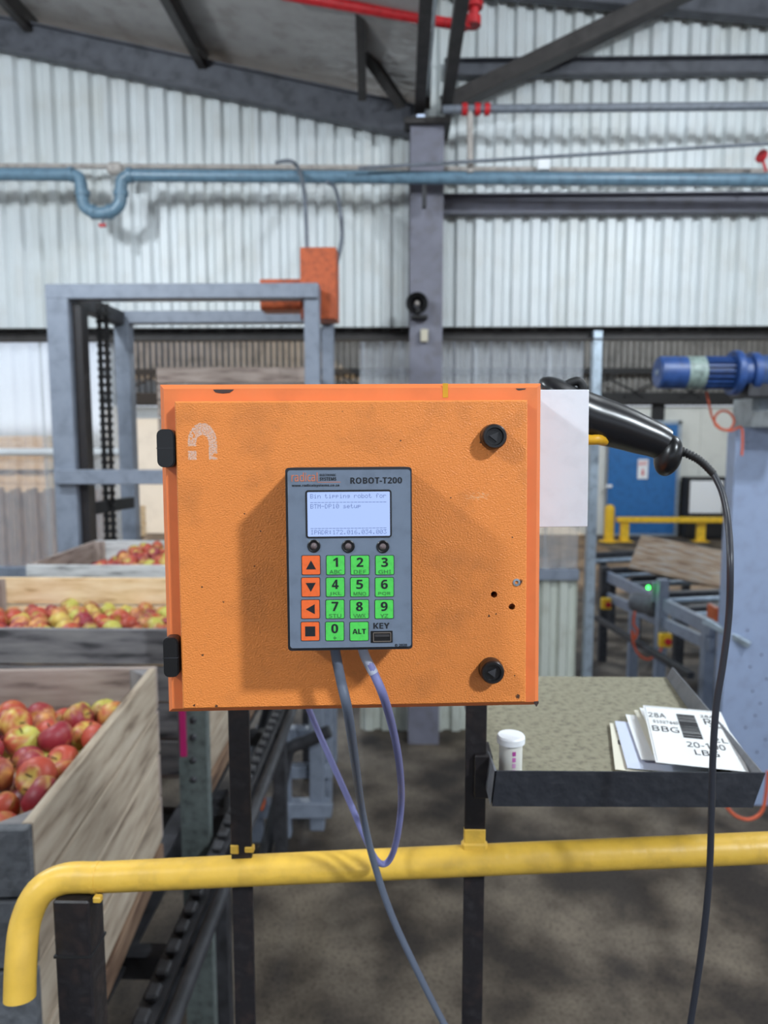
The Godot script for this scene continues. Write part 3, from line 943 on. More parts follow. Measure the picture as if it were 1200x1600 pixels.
func build_terminal() -> void:
	var zt := 0.062                                      # how far its face stands off the enclosure's rim
	var a := E(445, 731, zt)
	var b := E(645, 1015, zt)
	var t := thing("operator_terminal", "grey keypad terminal with a lit display on the orange door", "terminal")
	var c := Vector3((a.x + b.x) / 2, (a.y + b.y) / 2, zt)
	t.transform = box_frame * Transform3D(Basis(), Vector3(c.x, c.y, 0))
	var L := func(px: float, py: float, z := zt) -> Vector3:
		var v := E(px, py, z)
		return Vector3(v.x - c.x, v.y - c.y, z)
	var st := mb()
	rounded(st, b.x - a.x, a.y - b.y, 0.0025, 0.0125, zt - 0.002, Vector3.ZERO)
	obj("housing", st, plain(c8(34, 37, 44), 0.4), t, true)
	var p0: Vector3 = L.call(449, 735)
	var p1: Vector3 = L.call(642.5, 1010)
	st = mb()
	rounded(st, p1.x - p0.x, p0.y - p1.y, 0.002, zt - 0.003, zt, Vector3((p0.x + p1.x) / 2, (p0.y + p1.y) / 2, 0))
	var face := worn(c8(112, 124, 142), 0.1, 0.5, 9.0, 71)
	obj("face_plate", st, face, t, true)
	var ink := plain(c8(20, 23, 30), 0.6)
	var thin := plain(c8(46, 52, 60), 0.6)
	var org := plain(c8(214, 122, 84), 0.6)
	var txt := func(s: String, x0: float, y0: float, x1: float, y1: float, m: Material, bold := true, called := "lettering") -> void:
		var lo: Vector3 = L.call(x0, y1)
		var hi: Vector3 = L.call(x1, y0)
		flat_text(s, Vector2(lo.x, lo.y), Vector2(hi.x, hi.y), zt + 0.00012, m, t, called, bold)
	txt.call("ROBOT-T200", 547.5, 745.5, 628, 755.7, ink)
	txt.call("radical", 455.5, 738, 496, 752.5, org, false)
	txt.call("ELECTRONIC", 499.7, 740.3, 525, 744, thin)
	txt.call("SYSTEMS", 499.7, 745.5, 525.3, 750.9, ink)
	txt.call("www.radicalsystems.co.za", 456, 756, 530, 761.5, ink)
	txt.call("KEY", 583.5, 973, 608.5, 982.3, ink)
	txt.call("© 2020", 617, 1005.8, 636, 1010, ink)
	st = mb()
	var u0: Vector3 = L.call(496, 753.8)
	var u1: Vector3 = L.call(532, 752.8)
	span(st, Vector3(u0.x, u0.y, zt), Vector3(u1.x, u1.y, zt + 0.00012))
	obj("logo_line", st, org, t, true)
	# display
	var s0: Vector3 = L.call(477, 766)
	var s1: Vector3 = L.call(612, 839.5)
	st = mb()
	rounded(st, s1.x - s0.x, s0.y - s1.y, 0.002, zt - 0.001, zt + 0.0004, Vector3((s0.x + s1.x) / 2, (s0.y + s1.y) / 2, 0))
	obj("display_bezel", st, M.black, t, true)
	s0 = L.call(480, 769)
	s1 = L.call(609.5, 837)
	st = mb()
	var sc := Vector3((s0.x + s1.x) / 2, (s0.y + s1.y) / 2, 0)
	rounded(st, s1.x - s0.x, s0.y - s1.y, 0.0008, zt, zt + 0.0006, sc)
	var lcd := plain(Color.BLACK, 0.35)
	lcd.emission_enabled = true
	lcd.emission = Color.BLACK
	lcd.emission_texture = lcd_image()
	lcd.emission_energy_multiplier = 0.66
	obj("display_screen", st, lcd, t, true)
	var sl := AreaLight3D.new()
	sl.name = "display_light"
	sl.area_size = Vector2(s1.x - s0.x, s0.y - s1.y)
	sl.light_color = c8(178, 203, 255)
	sl.light_energy = 0.0015
	sl.area_range = 5.0
	sl.area_attenuation = 2.0
	sl.shadow_enabled = true
	sl.rotation.y = PI
	sl.position = sc + Vector3(0, 0, zt + 0.002)
	t.add_child(sl)
	# three indicator lights, unlit
	for q in [[490.6, 853], [544.2, 853.5], [598.2, 854]]:
		var lc: Vector3 = L.call(q[0], q[1])
		var up := Transform3D(Basis.from_euler(Vector3(PI / 2, 0, 0)), lc)
		st = mb()
		lathe(st, [Vector2(0.0046, 0.0), Vector2(0.0046, 0.0006), Vector2(0.0040, 0.001), Vector2(0.0030, 0.0006), Vector2(0.0, 0.0003)], up, 24)
		var bz := obj("indicator_bezel", st, M.black, t, true)
		st = mb()
		ball(st, Transform3D(Basis().scaled(Vector3(0.0024, 0.0024, 0.0022)), lc + Vector3(0, 0, 0.0008)), 16)
		obj("lens", st, plain(c8(112, 98, 98), 0.12), bz, true)
	# keys
	var green := worn(c8(84, 212, 88), 0.1, 0.5, 30.0, 72, 0.0, 0.0, c8(40, 90, 44))
	var orange := worn(c8(246, 108, 48), 0.08, 0.5, 30.0, 73, 0.0, 0.0, c8(120, 60, 30))
	var faint := plain(c8(62, 122, 66), 0.6)
	var cols := [[471, 501], [509.3, 539.3], [547.3, 577.5], [586, 616]]
	var rows := [[867.5, 898], [902, 932.3], [936.7, 966.5], [971.3, 1001]]
	var caps := [["up", "1", "2", "3"], ["down", "4", "5", "6"], ["left", "7", "8", "9"], ["stop", "0", "ALT", ""]]
	var small := {"1": "ABC", "2": "DEF", "3": "GHI", "4": "JKL", "5": "MNO", "6": "PQR", "7": "STU", "8": "VWX", "9": "YZ", "0": "+"}
	for r in 4:
		for k in 4:
			var cap: String = caps[r][k]
			if cap == "": continue
			var dx := -r * 0.4
			var k0: Vector3 = L.call(cols[k][0] + dx, rows[r][0])
			var k1: Vector3 = L.call(cols[k][1] + dx, rows[r][1])
			var kc := Vector3((k0.x + k1.x) / 2, (k0.y + k1.y) / 2, 0)
			st = mb()
			rounded(st, k1.x - k0.x, k0.y - k1.y, 0.001, zt - 0.0005, zt + 0.0003, kc)
			var rim := obj("key", st, ink, t, true)
			st = mb()
			rounded(st, k1.x - k0.x - 0.0008, k0.y - k1.y - 0.0008, 0.0008, zt, zt + 0.0007, kc)
			obj("key_cap", st, orange if k == 0 else green, rim, true)
			var z := zt + 0.0008
			if k == 0:
				st = mb()
				var s := 0.0036
				var pg := PackedVector2Array()
				match cap:
					"up": pg = PackedVector2Array([Vector2(-s, -s * 0.85), Vector2(s, -s * 0.85), Vector2(0, s * 0.95)])
					"down": pg = PackedVector2Array([Vector2(-s, s * 0.85), Vector2(0, -s * 0.95), Vector2(s, s * 0.85)])
					"left": pg = PackedVector2Array([Vector2(s * 0.85, s), Vector2(-s * 0.95, 0), Vector2(s * 0.85, -s)])
					"stop": pg = PackedVector2Array([Vector2(-s, -s), Vector2(s, -s), Vector2(s, s), Vector2(-s, s)])
				extrude(st, pg, kc + Vector3(0, 0, zt + 0.0005), kc + Vector3(0, 0, z))
				obj("symbol", st, ink, rim, true)
			elif cap == "ALT":
				flat_text(cap, Vector2(kc.x - 0.0048, kc.y - 0.0018), Vector2(kc.x + 0.0048, kc.y + 0.0018), z, ink, rim)
			else:
				var hw := 0.0017 if cap == "1" else 0.0024
				flat_text(cap, Vector2(kc.x - hw, kc.y - 0.0012), Vector2(kc.x + hw, kc.y + 0.0054), z, ink, rim)
				var sw := 0.0012 if cap == "0" else 0.0028 if cap == "9" else 0.0044
				flat_text(small[cap], Vector2(kc.x - sw, kc.y - 0.0061), Vector2(kc.x + sw, kc.y - 0.0034), z, faint, rim, "lettering", false)
	# socket for a memory key
	var q0: Vector3 = L.call(579, 986)
	var q1: Vector3 = L.call(613.5, 1004)
	st = mb()
	span(st, Vector3(q0.x, q1.y, zt - 0.001), Vector3(q1.x, q0.y, zt + 0.0003), 0.0002)
	var so := obj("key_socket", st, M.black, t, true)
	q0 = L.call(583.5, 988.5)
	q1 = L.call(610.5, 1001.5)
	var ch := Vector3((q0.x + q1.x) / 2, (q0.y + q1.y) / 2, zt)
	st = mb()
	for e in [[0, 1, q1.x - q0.x, 0.0005], [0, -1, q1.x - q0.x, 0.0005], [1, 0, 0.0005, q0.y - q1.y], [-1, 0, 0.0005, q0.y - q1.y]]:
		at_box(st, ch + Vector3(e[0] * (q1.x - q0.x) / 2, e[1] * (q0.y - q1.y) / 2, 0.0006), Vector3(e[2], e[3], 0.0012))
	obj("metal_shell", st, plain(c8(190, 180, 172), 0.3, 0.9), so, true)
	st = mb()
	at_box(st, ch + Vector3(0, 0.0011, 0.0005), Vector3(0.0105, 0.0018, 0.001))
	obj("contact_tongue", st, plain(c8(60, 58, 60), 0.4), so, true)
	st = mb()
	var sp: Vector3 = L.call(647, 952, zt - 0.02)
	ball(st, Transform3D(Basis().scaled(Vector3(0.0016, 0.0028, 0.0028)), Vector3((b.x - a.x) / 2, sp.y, zt - 0.018)), 12)
	obj("side_screw", st, plain(c8(200, 196, 200), 0.25, 0.9), t, true)

func build_cables() -> void:
	var w := func(p: Vector3) -> Vector3: return box_frame * p
	var st := mb()
	var pts := [w.call(E(522, 1006, 0.04)), w.call(E(526, 1030, 0.043)), w.call(E(533, 1065, 0.042)), w.call(E(544, 1115, 0.036)), P(556, 1200, 0.62), P(567, 1275, 0.71), P(585, 1350, 0.742), P(612, 1430, 0.752), P(651, 1515, 0.76), P(693, 1598, 0.77), P(760, 1720, 0.775), P(840, 1980, 0.78)]
	tube(st, smooth(pts), 0.0038, 12)
	tag(obj("power_cable", st, plain(c8(96, 104, 120), 0.5)), "dark grey cable hanging straight down from the keypad terminal", "cable")
	var t := thing("data_cable", "lilac cable looping under the orange enclosure over the yellow pipe", "cable", P(600, 1351, 0.76))
	pts = [w.call(E(565, 1008, 0.04)), w.call(E(571, 1027, 0.043)), w.call(E(584, 1052, 0.044)), w.call(E(600, 1090, 0.04)), P(614, 1140, 0.585), P(624, 1195, 0.64), P(627, 1250, 0.71), P(622, 1300, 0.735), P(613, 1335, 0.752), P(601, 1350, 0.756), P(587, 1342, 0.752), P(570, 1308, 0.752), P(545, 1250, 0.756), P(515, 1183, 0.77), P(496, 1140, 0.78), P(480, 1100, 0.79), P(470, 1060, 0.80)]
	st = mb()
	tube(st, smooth(pts), 0.0034, 12)
	obj("sheath", st, plain(c8(122, 124, 172), 0.5), t)
	st = mb()
	tube(st, smooth(pts.slice(0, 3)), 0.0037, 12)
	obj("heat_shrink", st, plain(c8(176, 180, 196), 0.5), t)

func build_scanner() -> void:
	var z := -0.055
	var t := thing("holder_plate", "plain white sheet metal holder on the side of the orange enclosure", "holder")
	t.transform = box_frame
	var st := mb()
	var a := E(847, 609, z)
	var b := E(918, 823, z)
	span(st, Vector3(0.149, b.y, z - 0.0015), Vector3(b.x, a.y, z), 0.0004)
	obj("front_sheet", st, worn(c8(226, 229, 236), 0.06, 0.45, 6.0, 81, 0.0, 0.0, c8(150, 150, 156)), t, true)
	st = mb()
	span(st, Vector3(0.1502, b.y, z - 0.09), Vector3(0.1522, a.y, z - 0.0015))
	span(st, Vector3(0.152, b.y, z - 0.09), Vector3(b.x + 0.004, a.y - 0.03, z - 0.0885))
	obj("side_sheet", st, M.white, t, true)
	# hand scanner resting in the holder
	var s := thing("barcode_scanner", "black handheld barcode scanner resting behind the white holder plate", "scanner", P(980, 670, 0.735))
	var ax := [[862, 640, 30], [890, 640, 35], [922, 653, 37], [948, 661, 35.5], [973, 669, 33], [1000, 679, 30], [1022, 687, 27], [1036, 694, 25]]
	var pts := []
	var rad := []
	for k in ax:
		pts.append(P(k[0], k[1], 0.735))
		rad.append(k[2] / F * 0.735)
	pts = smooth(pts, 4)
	var rr := []
	for i in pts.size():
		var f := i / 4.0
		var k := mini(int(f), rad.size() - 2)
		rr.append(lerpf(rad[k], rad[k + 1], f - k))
	st = mb()
	tube(st, pts, rr, 28)
	var gloss := plain(c8(24, 24, 27), 0.28)
	obj("handle", st, gloss, s)
	st = mb()
	var hd := P(880, 640, 0.735)
	ball(st, Transform3D(Basis.from_euler(Vector3(0.3, 0, -0.5)).scaled_local(Vector3(0.030, 0.012, 0.03)), P(884, 618, 0.735)), 20)
	obj("head", st, gloss, s)
	st = mb()
	tube(st, smooth([P(874, 610, 0.735), P(890, 599, 0.735), P(903, 596, 0.735), P(910, 604, 0.735), P(910, 618, 0.735)]), 0.0045, 10)
	obj("head_rim", st, M.rubber, s)
	st = mb()
	tube(st, smooth([P(900, 680, 0.72), P(920, 687, 0.715), P(934, 687, 0.715), P(944, 689, 0.725)]), 0.005, 10)
	obj("trigger", st, plain(c8(214, 160, 32), 0.45), s)
	st = mb()
	ball(st, Transform3D(Basis.from_euler(Vector3(0, 0, -0.22)).scaled_local(Vector3(0.0126, 0.0205, 0.017)), P(1044, 712, 0.731)), 24)
	obj("end_cap", st, plain(c8(18, 18, 20), 0.3), s)
	st = mb()
	tube(st, smooth([P(1018, 668, 0.735), P(1034, 679, 0.733), P(1042, 695, 0.732)]), 0.0085, 10)
	obj("cap_collar", st, gloss, s)
	var rel := smooth([P(1052, 700, 0.731), P(1070, 707, 0.729), P(1088, 716, 0.727), P(1102, 727, 0.725), P(1115, 741, 0.722)], 8)
	for i in range(0, rel.size() - 1, 2):
		st = mb()
		tube(st, [rel[i], rel[i].lerp(rel[i + 1], 0.9)], 0.0047 - i * 0.00003, 12)
		obj("strain_relief_ring", st, M.rubber, s)
	st = mb()
	tube(st, rel, 0.0036, 10)
	obj("strain_relief", st, M.rubber, s)
	st = mb()
	var cord := [P(1115, 741, 0.722), P(1129, 772, 0.71), P(1138, 820, 0.695), P(1141, 880, 0.668), P(1139, 960, 0.667), P(1130, 1035, 0.666), P(1119, 1105, 0.665), P(1114, 1180, 0.664), P(1112, 1260, 0.664), P(1108, 1370, 0.664), P(1097, 1480, 0.664), P(1079, 1598, 0.664), P(1060, 1720, 0.664), P(1040, 1990, 0.67)]
	tube(st, smooth(cord), 0.0031, 12)
	obj("cord", st, plain(c8(44, 46, 54), 0.4), s)

func build_rail() -> void:
	var D := 0.80
	var t := thing("guard_rail", "yellow pipe guard rail with a hooked end on black posts", "rail", P(120, 1500, D))
	var ym := worn(c8(226, 182, 72), 0.22, 0.42, 4.0, 91, 0.0, 0.6, c8(140, 112, 60))
	var pts := [P(26, 1640, 0.745), P(31, 1560, 0.755), P(33, 1500, 0.765), P(40, 1440, 0.78), P(62, 1394, 0.79), P(100, 1373, D), P(150, 1371, D)]
	pts = smooth(pts.slice(1), 6)
	for k in [[250, 1366.5], [400, 1359.5], [600, 1350.5], [800, 1341.5], [1000, 1333], [1200, 1324.5], [1500, 1312]]: pts.append(P(k[0], k[1], D))
	var st := mb()
	tube(st, pts, 0.0171, 24)
	obj("pipe", st, ym, t)
	st = mb()
	var j := P(151, 1371, D)
	var dir := (P(300, 1364, D) - P(100, 1373.5, D)).normalized()
	tube(st, [j - dir * 0.0028, j + dir * 0.0028], 0.0176, 24)
	obj("pipe_clamp", st, ym, t)
	st = mb()
	var cl := P(153, 1404, D - 0.02)
	at_box(st, cl, Vector3(0.009, 0.007, 0.008), 0.001)
	obj("clamp_lug", st, ym, t)
	# square post under the hooked end
	var px := P(127, 1500, D).x
	st = mb()
	var ytop := P(120, 1397, D).y
	span(st, Vector3(px - 0.021, 1.4, -D - 0.02), Vector3(px + 0.021, ytop + 0.004, -D + 0.02), 0.002)
	obj("post", st, M.black_paint, t)
	st = mb()
	var yt := P(120, 1495, D - 0.02).y
	bx(st, Transform3D(Basis.from_euler(Vector3(0, 0, 0.02)), Vector3(px, yt, -D)), Vector3(0.0445, 0.003, 0.0425))
	obj("cable_tie", st, M.rubber, t)
	# flat bars carrying the enclosure
	for k in [[378, 1560], [741, 1555]]:
		var x := P(k[0], 1330, D).x
		var yj := P(k[0], 1300 if k[0] > 600 else 1322, D).y
		st = mb()
		span(st, Vector3(x - 0.0118, 1.4, -D - 0.003), Vector3(x + 0.0118, P(k[0], 900, D).y, -D + 0.003), 0.0006)
		obj("flat_bar", st, M.black_paint, t)
		st = mb()
		if k[0] > 600:
			span(st, Vector3(x - 0.0122, yj - 0.04, -D - 0.004), Vector3(x + 0.0122, yj + 0.005, -D + 0.004), 0.001)
			span(st, Vector3(x - 0.015, yj - 0.04, -D - 0.006), Vector3(x + 0.015, yj - 0.0105, -D + 0.006), 0.003)
		else:
			span(st, Vector3(x - 0.0125, yj - 0.008, -D - 0.004), Vector3(x - 0.003, yj + 0.003, -D + 0.0042), 0.001)
			span(st, Vector3(x + 0.004, yj - 0.006, -D - 0.004), Vector3(x + 0.0145, yj + 0.001, -D + 0.0046), 0.001)
		obj("weld_patch", st, ym, t)
	# the platform underfoot, below the picture
	st = mb()
	span(st, Vector3(-2.6, 1.3, -0.95), Vector3(2.2, 1.4, 2.2), 0.004)
	tag(obj("operator_platform", st, M.dark_steel), "steel operator platform carrying the yellow guard rail", "platform")
	var lg := get_node("operator_platform")
	for q in [Vector3(-2.5, 0, -0.85), Vector3(2.1, 0, -0.85), Vector3(-2.5, 0, 2.1), Vector3(2.1, 0, 2.1)]:
		st = mb()
		span(st, q + Vector3(-0.05, 0, -0.05), q + Vector3(0.05, 1.3, 0.05), 0.004)
		obj("leg", st, M.dark_steel, lg)

func sheet(called: String, c: Vector3, w: float, h: float, turn: float, tilt: float, roll: float, label: String, mat: Material) -> Node3D:
	var t := thing(called, label, "label sheet", c, "printed bin labels in the tray")
	t.basis = Basis.from_euler(Vector3(0, turn, 0)) * Basis.from_euler(Vector3(tilt, 0, roll)) * Basis.from_euler(Vector3(-PI / 2, 0, 0))
	var st := mb()
	at_box(st, Vector3.ZERO, Vector3(w, h, 0.0006))
	obj("paper", st, mat, t, true)
	return t

func build_tray() -> void:
	var yf := P(900, 1206, 0.75).y - 0.032              # tray floor height
	var xl := P(776, 1206, 0.75).x
	var xr := P(1196, 1204, 0.75).x
	var zb := -1.15
	var t := thing("steel_tray", "shallow dark steel tray with raised lips bolted beside the enclosure", "tray", Vector3((xl + xr) / 2, yf, -0.9))
	var fl := worn(c8(142, 137, 116), 0.36, 0.6, 13.0, 95, 0.0, 0.8, c8(70, 66, 58))
	var lipm := worn(c8(44, 46, 52), 0.25, 0.4, 4.0, 96, 0.0, 1.0, c8(84, 86, 92))
	var inner := worn(c8(112, 114, 120), 0.3, 0.45, 4.0, 97)
	var st := mb()
	var xbr := P(1042, 1050, 1.15).x
	var xbl := xl - 0.01
	quad(st, Vector3(xl, yf, -0.75), Vector3(xr - 0.012, yf, -0.75), Vector3(xbr, yf, zb), Vector3(xbl, yf, zb), Vector3.UP)
	quad(st, Vector3(xl, yf - 0.002, -0.75), Vector3(xr - 0.012, yf - 0.002, -0.75), Vector3(xbr, yf - 0.002, zb), Vector3(xbl, yf - 0.002, zb), Vector3.DOWN)
	quad(st, Vector3(xbr, yf - 0.002, zb), Vector3(xbr, yf, zb), Vector3(xbl, yf, zb), Vector3(xbl, yf - 0.002, zb), Vector3.FORWARD)
	obj("tray_floor", st, fl, t)
	st = mb()
	var ft := P(900, 1206, 0.75).y
	var fb := P(900, 1261, 0.75).y
	var pr := PackedVector2Array([Vector2(xl, ft), Vector2(xr, ft + 0.001), Vector2(xr - 0.011, fb + 0.002), Vector2(xl - 0.004, fb)])
	extrude(st, pr, Vector3(0, 0, -0.7515), Vector3(0, 0, -0.7495))
	obj("front_lip", st, lipm, t)
	# side lips: thin plates
	for s in [[xl, xbl, 0.0, -0.018], [xr - 0.001, xbr + 0.006, 0.011, 0.0]]:
		st = mb()
		var a0 := Vector3(s[0], ft, -0.75)
		var a1 := Vector3(s[0] - s[2], fb, -0.75) if s[2] > 0 else Vector3(s[0] - 0.004, fb, -0.75)
		var b0 := Vector3(s[1] + (0.004 if s[2] > 0 else 0.0), yf + 0.016, zb)
		var b1 := Vector3(s[1] - s[2] * 0.5, yf - 0.004, zb)
		var n := (b0 - a0).cross(a1 - a0).normalized()
		for off in [Vector3.ZERO, n * 0.002]:
			quad(st, a0 + off, b0 + off, b1 + off, a1 + off, n)
		quad(st, a0, b0, b0 + n * 0.002, a0 + n * 0.002, Vector3.UP)
		obj("side_lip", st, inner, t)
	st = mb()
	var bx0 := P(757, 1170, 0.80).x
	span(st, Vector3(bx0 - 0.012, yf - 0.02, -0.83), Vector3(xl + 0.001, yf + 0.03, -0.79), 0.001)
	obj("bracket", st, M.black_paint, t)
	# labels: a fanned pile of card sheets lying on the tray floor
	var white := plain(c8(236, 238, 238), 0.55)
	var cream := plain(c8(226, 222, 204), 0.6)
	var bluish := plain(c8(206, 214, 234), 0.55)
	var ink := plain(c8(28, 28, 32), 0.6)
	var base := P(1072, 1165, 0.93)
	var place_at := func(px: float, py: float, up: float) -> Vector3:   # a point on the pile, «up» above the tray floor
		var r := ray(px, py)
		var k := (yf + up - CH) / r.y
		return Vector3(0, CH, 0) + r * k
	var lower := [[972, 1196, 0.004, 0.33, cream, "cream card at the bottom of the label pile, its 28 showing"], [985, 1192, 0.007, 0.26, bluish, "bluish card fanned out under the top bin label"], [1003, 1180, 0.010, 0.24, white, "white card fanned out left of the top bin label"], [1018, 1172, 0.013, 0.22, cream, "cream edged card just under the top bin label"], [1028, 1168, 0.016, 0.2, white, "white card touching the underside of the top bin label"]]
	for i in lower.size():
		var q: Array = lower[i]
		var c: Vector3 = place_at.call(q[0] + 50, q[1] - 26, q[2])
		var sh := sheet("bin_label", c, 0.098, 0.14, -q[3] * 0.7, 0.0, 0.0, q[5], q[4])
		if i == 0:
			flat_text("28", Vector2(-0.042, 0.042), Vector2(-0.026, 0.054), 0.0005, ink, sh, "lettering", false)
			flat_text("BL", Vector2(-0.042, 0.002), Vector2(-0.024, 0.014), 0.0005, ink, sh, "lettering", false)
	var tc: Vector3 = place_at.call(1079, 1149, 0.024)
	var top := sheet("bin_label", tc, 0.096, 0.165, -0.23, 0.03, 0.0, "white printed bin label with a barcode on top of the pile", white)
	var tx := func(s: String, x0: float, y0: float, x1: float, y1: float, bold := false, serif := false) -> void:
		flat_text(s, Vector2(x0, y0), Vector2(x1, y1), 0.0005, ink, top, "lettering", bold, serif)
	tx.call("28A", -0.044, 0.045, -0.023, 0.059)
	tx.call("51527440", -0.04, 0.028, -0.010, 0.036, false, true)
	tx.call("BBG", -0.043, 0.003, -0.012, 0.018)
	tx.call("28A", 0.020, 0.058, 0.036, 0.066)
	tx.call("RA", 0.022, 0.037, 0.044, 0.054)
	tx.call("15Kg", 0.026, 0.025, 0.045, 0.033)
	tx.call("2L", 0.024, -0.014, 0.040, -0.002)
	tx.call("20-100", -0.008, -0.034, 0.034, -0.020)
	tx.call("LBG", -0.002, -0.053, 0.024, -0.040)
	var y := 0.062
	rng.seed = 77
	var stb := mb()
	var bars := 0
	while y > -0.008:
		var hh := rng.randf_range(0.0006, 0.0024)
		at_box(stb, Vector3(0.002, y - hh / 2, 0.0005), Vector3(0.022, hh, 0.0003))
		y -= hh + rng.randf_range(0.0006, 0.0016)
		bars += 1
	obj("barcode", stb, ink, top, true)
	stb = mb()
	for e in [[0.0, 0.079, 0.092, 0.0004], [-0.046, 0.0, 0.0004, 0.158]]: at_box(stb, Vector3(e[0], e[1], 0.0004), Vector3(e[2], e[3], 0.0003))
	obj("printed_border", stb, plain(c8(120, 122, 126), 0.6), top, true)
	# vial of test strips
	var vb: Vector3 = place_at.call(797, 1222, 0.0)
	var v := thing("test_strip_vial", "white test strip vial with pink colour squares standing in the tray", "vial", vb)
	st = mb()
	lathe(st, [Vector2(0.0, 0.0), Vector2(0.0122, 0.0), Vector2(0.0128, 0.002), Vector2(0.0128, 0.046), Vector2(0.0, 0.046)], Transform3D(), 28)
	obj("body", st, plain(c8(222, 220, 212), 0.45), v, true)
	st = mb()
	lathe(st, [Vector2(0.0134, 0.046), Vector2(0.0155, 0.047), Vector2(0.0155, 0.0535), Vector2(0.0143, 0.0555), Vector2(0.0, 0.0555)], Transform3D(), 28)
	obj("cap", st, M.white, v, true)
	for i in 4:
		st = mb()
		var col: Color = [c8(176, 70, 150), c8(196, 110, 176), c8(216, 160, 204), c8(230, 198, 220)][i]
		var a0 := 1.28
		for k in 4:
			var p0 := Vector3(cos(a0 + k * 0.075), 0, sin(a0 + k * 0.075)) * 0.0131
			var p1 := Vector3(cos(a0 + (k + 1) * 0.075), 0, sin(a0 + (k + 1) * 0.075)) * 0.0131
			var yy := 0.036 - i * 0.0068
			quad(st, p0 + Vector3(0, yy, 0), p1 + Vector3(0, yy, 0), p1 + Vector3(0, yy + 0.005, 0), p0 + Vector3(0, yy + 0.005, 0), p0.normalized())
		obj("colour_square", st, plain(col, 0.6), v, true)

var apple_meshes := []
var stem_mesh: Mesh
func make_apples() -> void:
	rng.seed = 200
	var n := noise(1.0, 90, 3)
	for v in 9:
		var st := mb()
		var blush: float = [0.25, 1.0, 0.65, 0.85, 0.45, 1.1, 0.85, 0.6, 0.95][v]
		var ground := Color(0.58, 0.42, 0.09) if v % 3 != 1 else Color(0.46, 0.42, 0.08)
		if v % 4 == 2: ground = Color(0.62, 0.30, 0.09)
		var red := Color(0.26, 0.022, 0.035) if v % 2 == 0 else Color(0.42, 0.06, 0.035)
		var rings := 14
		var segs := 18
		var g := []
		for i in rings + 1:
			var a := PI * i / rings
			var row := []
			for k in segs:
				var b := TAU * k / segs
				var rr := 1.0 + 0.05 * sin(a) * cos(5.0 * b) * (1.0 if a > PI * 0.6 else 0.3)
				var y := cos(a) * 0.92
				var dip := exp(-pow(a / 0.42, 2.0)) * 0.36 - exp(-pow((PI - a) / 0.34, 2.0)) * 0.26
				var wide := sin(a) * (1.0 - 0.07 * (1.0 - cos(a)) + 0.04)
				var p := Vector3(cos(b) * wide * rr, y - dip, sin(b) * wide * rr)
				var f := clampf(blush * 1.3 - 0.35 + 0.75 * cos(b - 1.0) * sin(a) * 0.6 + 0.5 * n.get_noise_3d(p.x * 2.0 + v * 9.0, p.y * 2.0, p.z * 2.0) + 0.35 * n.get_noise_2d(b * 7.0 + v * 5.0, p.y * 0.6), 0.0, 1.0)
				f *= 1.0 - 0.85 * exp(-pow(a / 0.4, 2.0))
				row.append([p, ground.lerp(red, smoothstep(0.1, 0.8, f))])
			g.append(row)
		for i in rings:
			for k in segs:
				var l := (k + 1) % segs
				st.set_smooth_group(0)
				for c in [[i, k], [i, l], [i + 1, l], [i, k], [i + 1, l], [i + 1, k]]:
					st.set_smooth_group(0)
					st.set_color(g[c[0]][c[1]][1])
					st.set_uv(Vector2(float(c[1]) / segs, float(c[0]) / rings))
					st.add_vertex(g[c[0]][c[1]][0])
		st.generate_normals()
		apple_meshes.append(st.commit())
	var s := mb()
	tube(s, [Vector3(0, 0.5, 0), Vector3(0.03, 0.75, 0.02), Vector3(0.12, 0.95, 0.05)], 0.045, 6)
	stem_mesh = s.commit()
	M.apple = plain(Color.WHITE, 0.46)
	M.apple.vertex_color_use_as_albedo = true
	M.stem = plain(c8(84, 62, 40), 0.8)

const TONES := ["pale yellow green", "deep crimson", "orange red and yellow", "crimson streaked", "mostly yellow", "bright red", "red cheeked yellow", "half yellow half red", "dull red"]
func fill_bin(b: Dictionary, depth: float, step: float, stems: bool, sd: int, hold: Callable) -> void:
	rng.seed = sd
	var turned := turn_of(b)
	var inv := cam_basis.inverse()
	for layer in 2:
		var row := 0
		var z: float = b.zf - 0.075 - layer * step * 0.5
		while z > b.zb + 0.07:
			var x: float = b.x1 - 0.075 - (step * 0.5 if (row + layer) % 2 else 0.0)
			while x > b.x0 + 0.07:
				var r := rng.randf_range(0.44, 0.505) * step
				var p := Vector3(x + rng.randf_range(-0.12, 0.12) * step, 0, z + rng.randf_range(-0.12, 0.12) * step)
				p.y = b.top - depth - r * 0.6 + rng.randf_range(-0.2, 0.3) * step + hold.call(p.x, p.z) - layer * step * 0.72
				p = turned * p
				var q := inv * (p - Vector3(0, CH, 0))
				var s := Vector2(600 + F * q.x / -q.z, 800 - F * q.y / -q.z)
				var margin := 60.0 if layer == 0 else 10.0
				var covered := s.x > 285 and s.y > 640 and s.y < 1130
				var edge: float = minf(b.x1 - x, x - b.x0) + minf(b.zf - z, z - b.zb)
				if edge > 0.2 and s.x > -margin and s.x < 700 and not covered and s.y < 1620 and (layer == 0 or stems):
					var v := rng.randi() % apple_meshes.size()
					var o := inst("apple", apple_meshes[v], M.apple, Transform3D(Basis.from_euler(Vector3(rng.randf_range(-1.6, 1.6), rng.randf() * TAU, rng.randf_range(-1.2, 1.2))).scaled(Vector3.ONE * r), p), self)
					tag(o, "%s apple %s" % [TONES[v], b.apples], "apple", "apples " + b.apples)
					if stems and layer == 0: inst("stem", stem_mesh, M.stem, Transform3D(), o, true)
				x -= step
			z -= step * 0.88
			row += 1

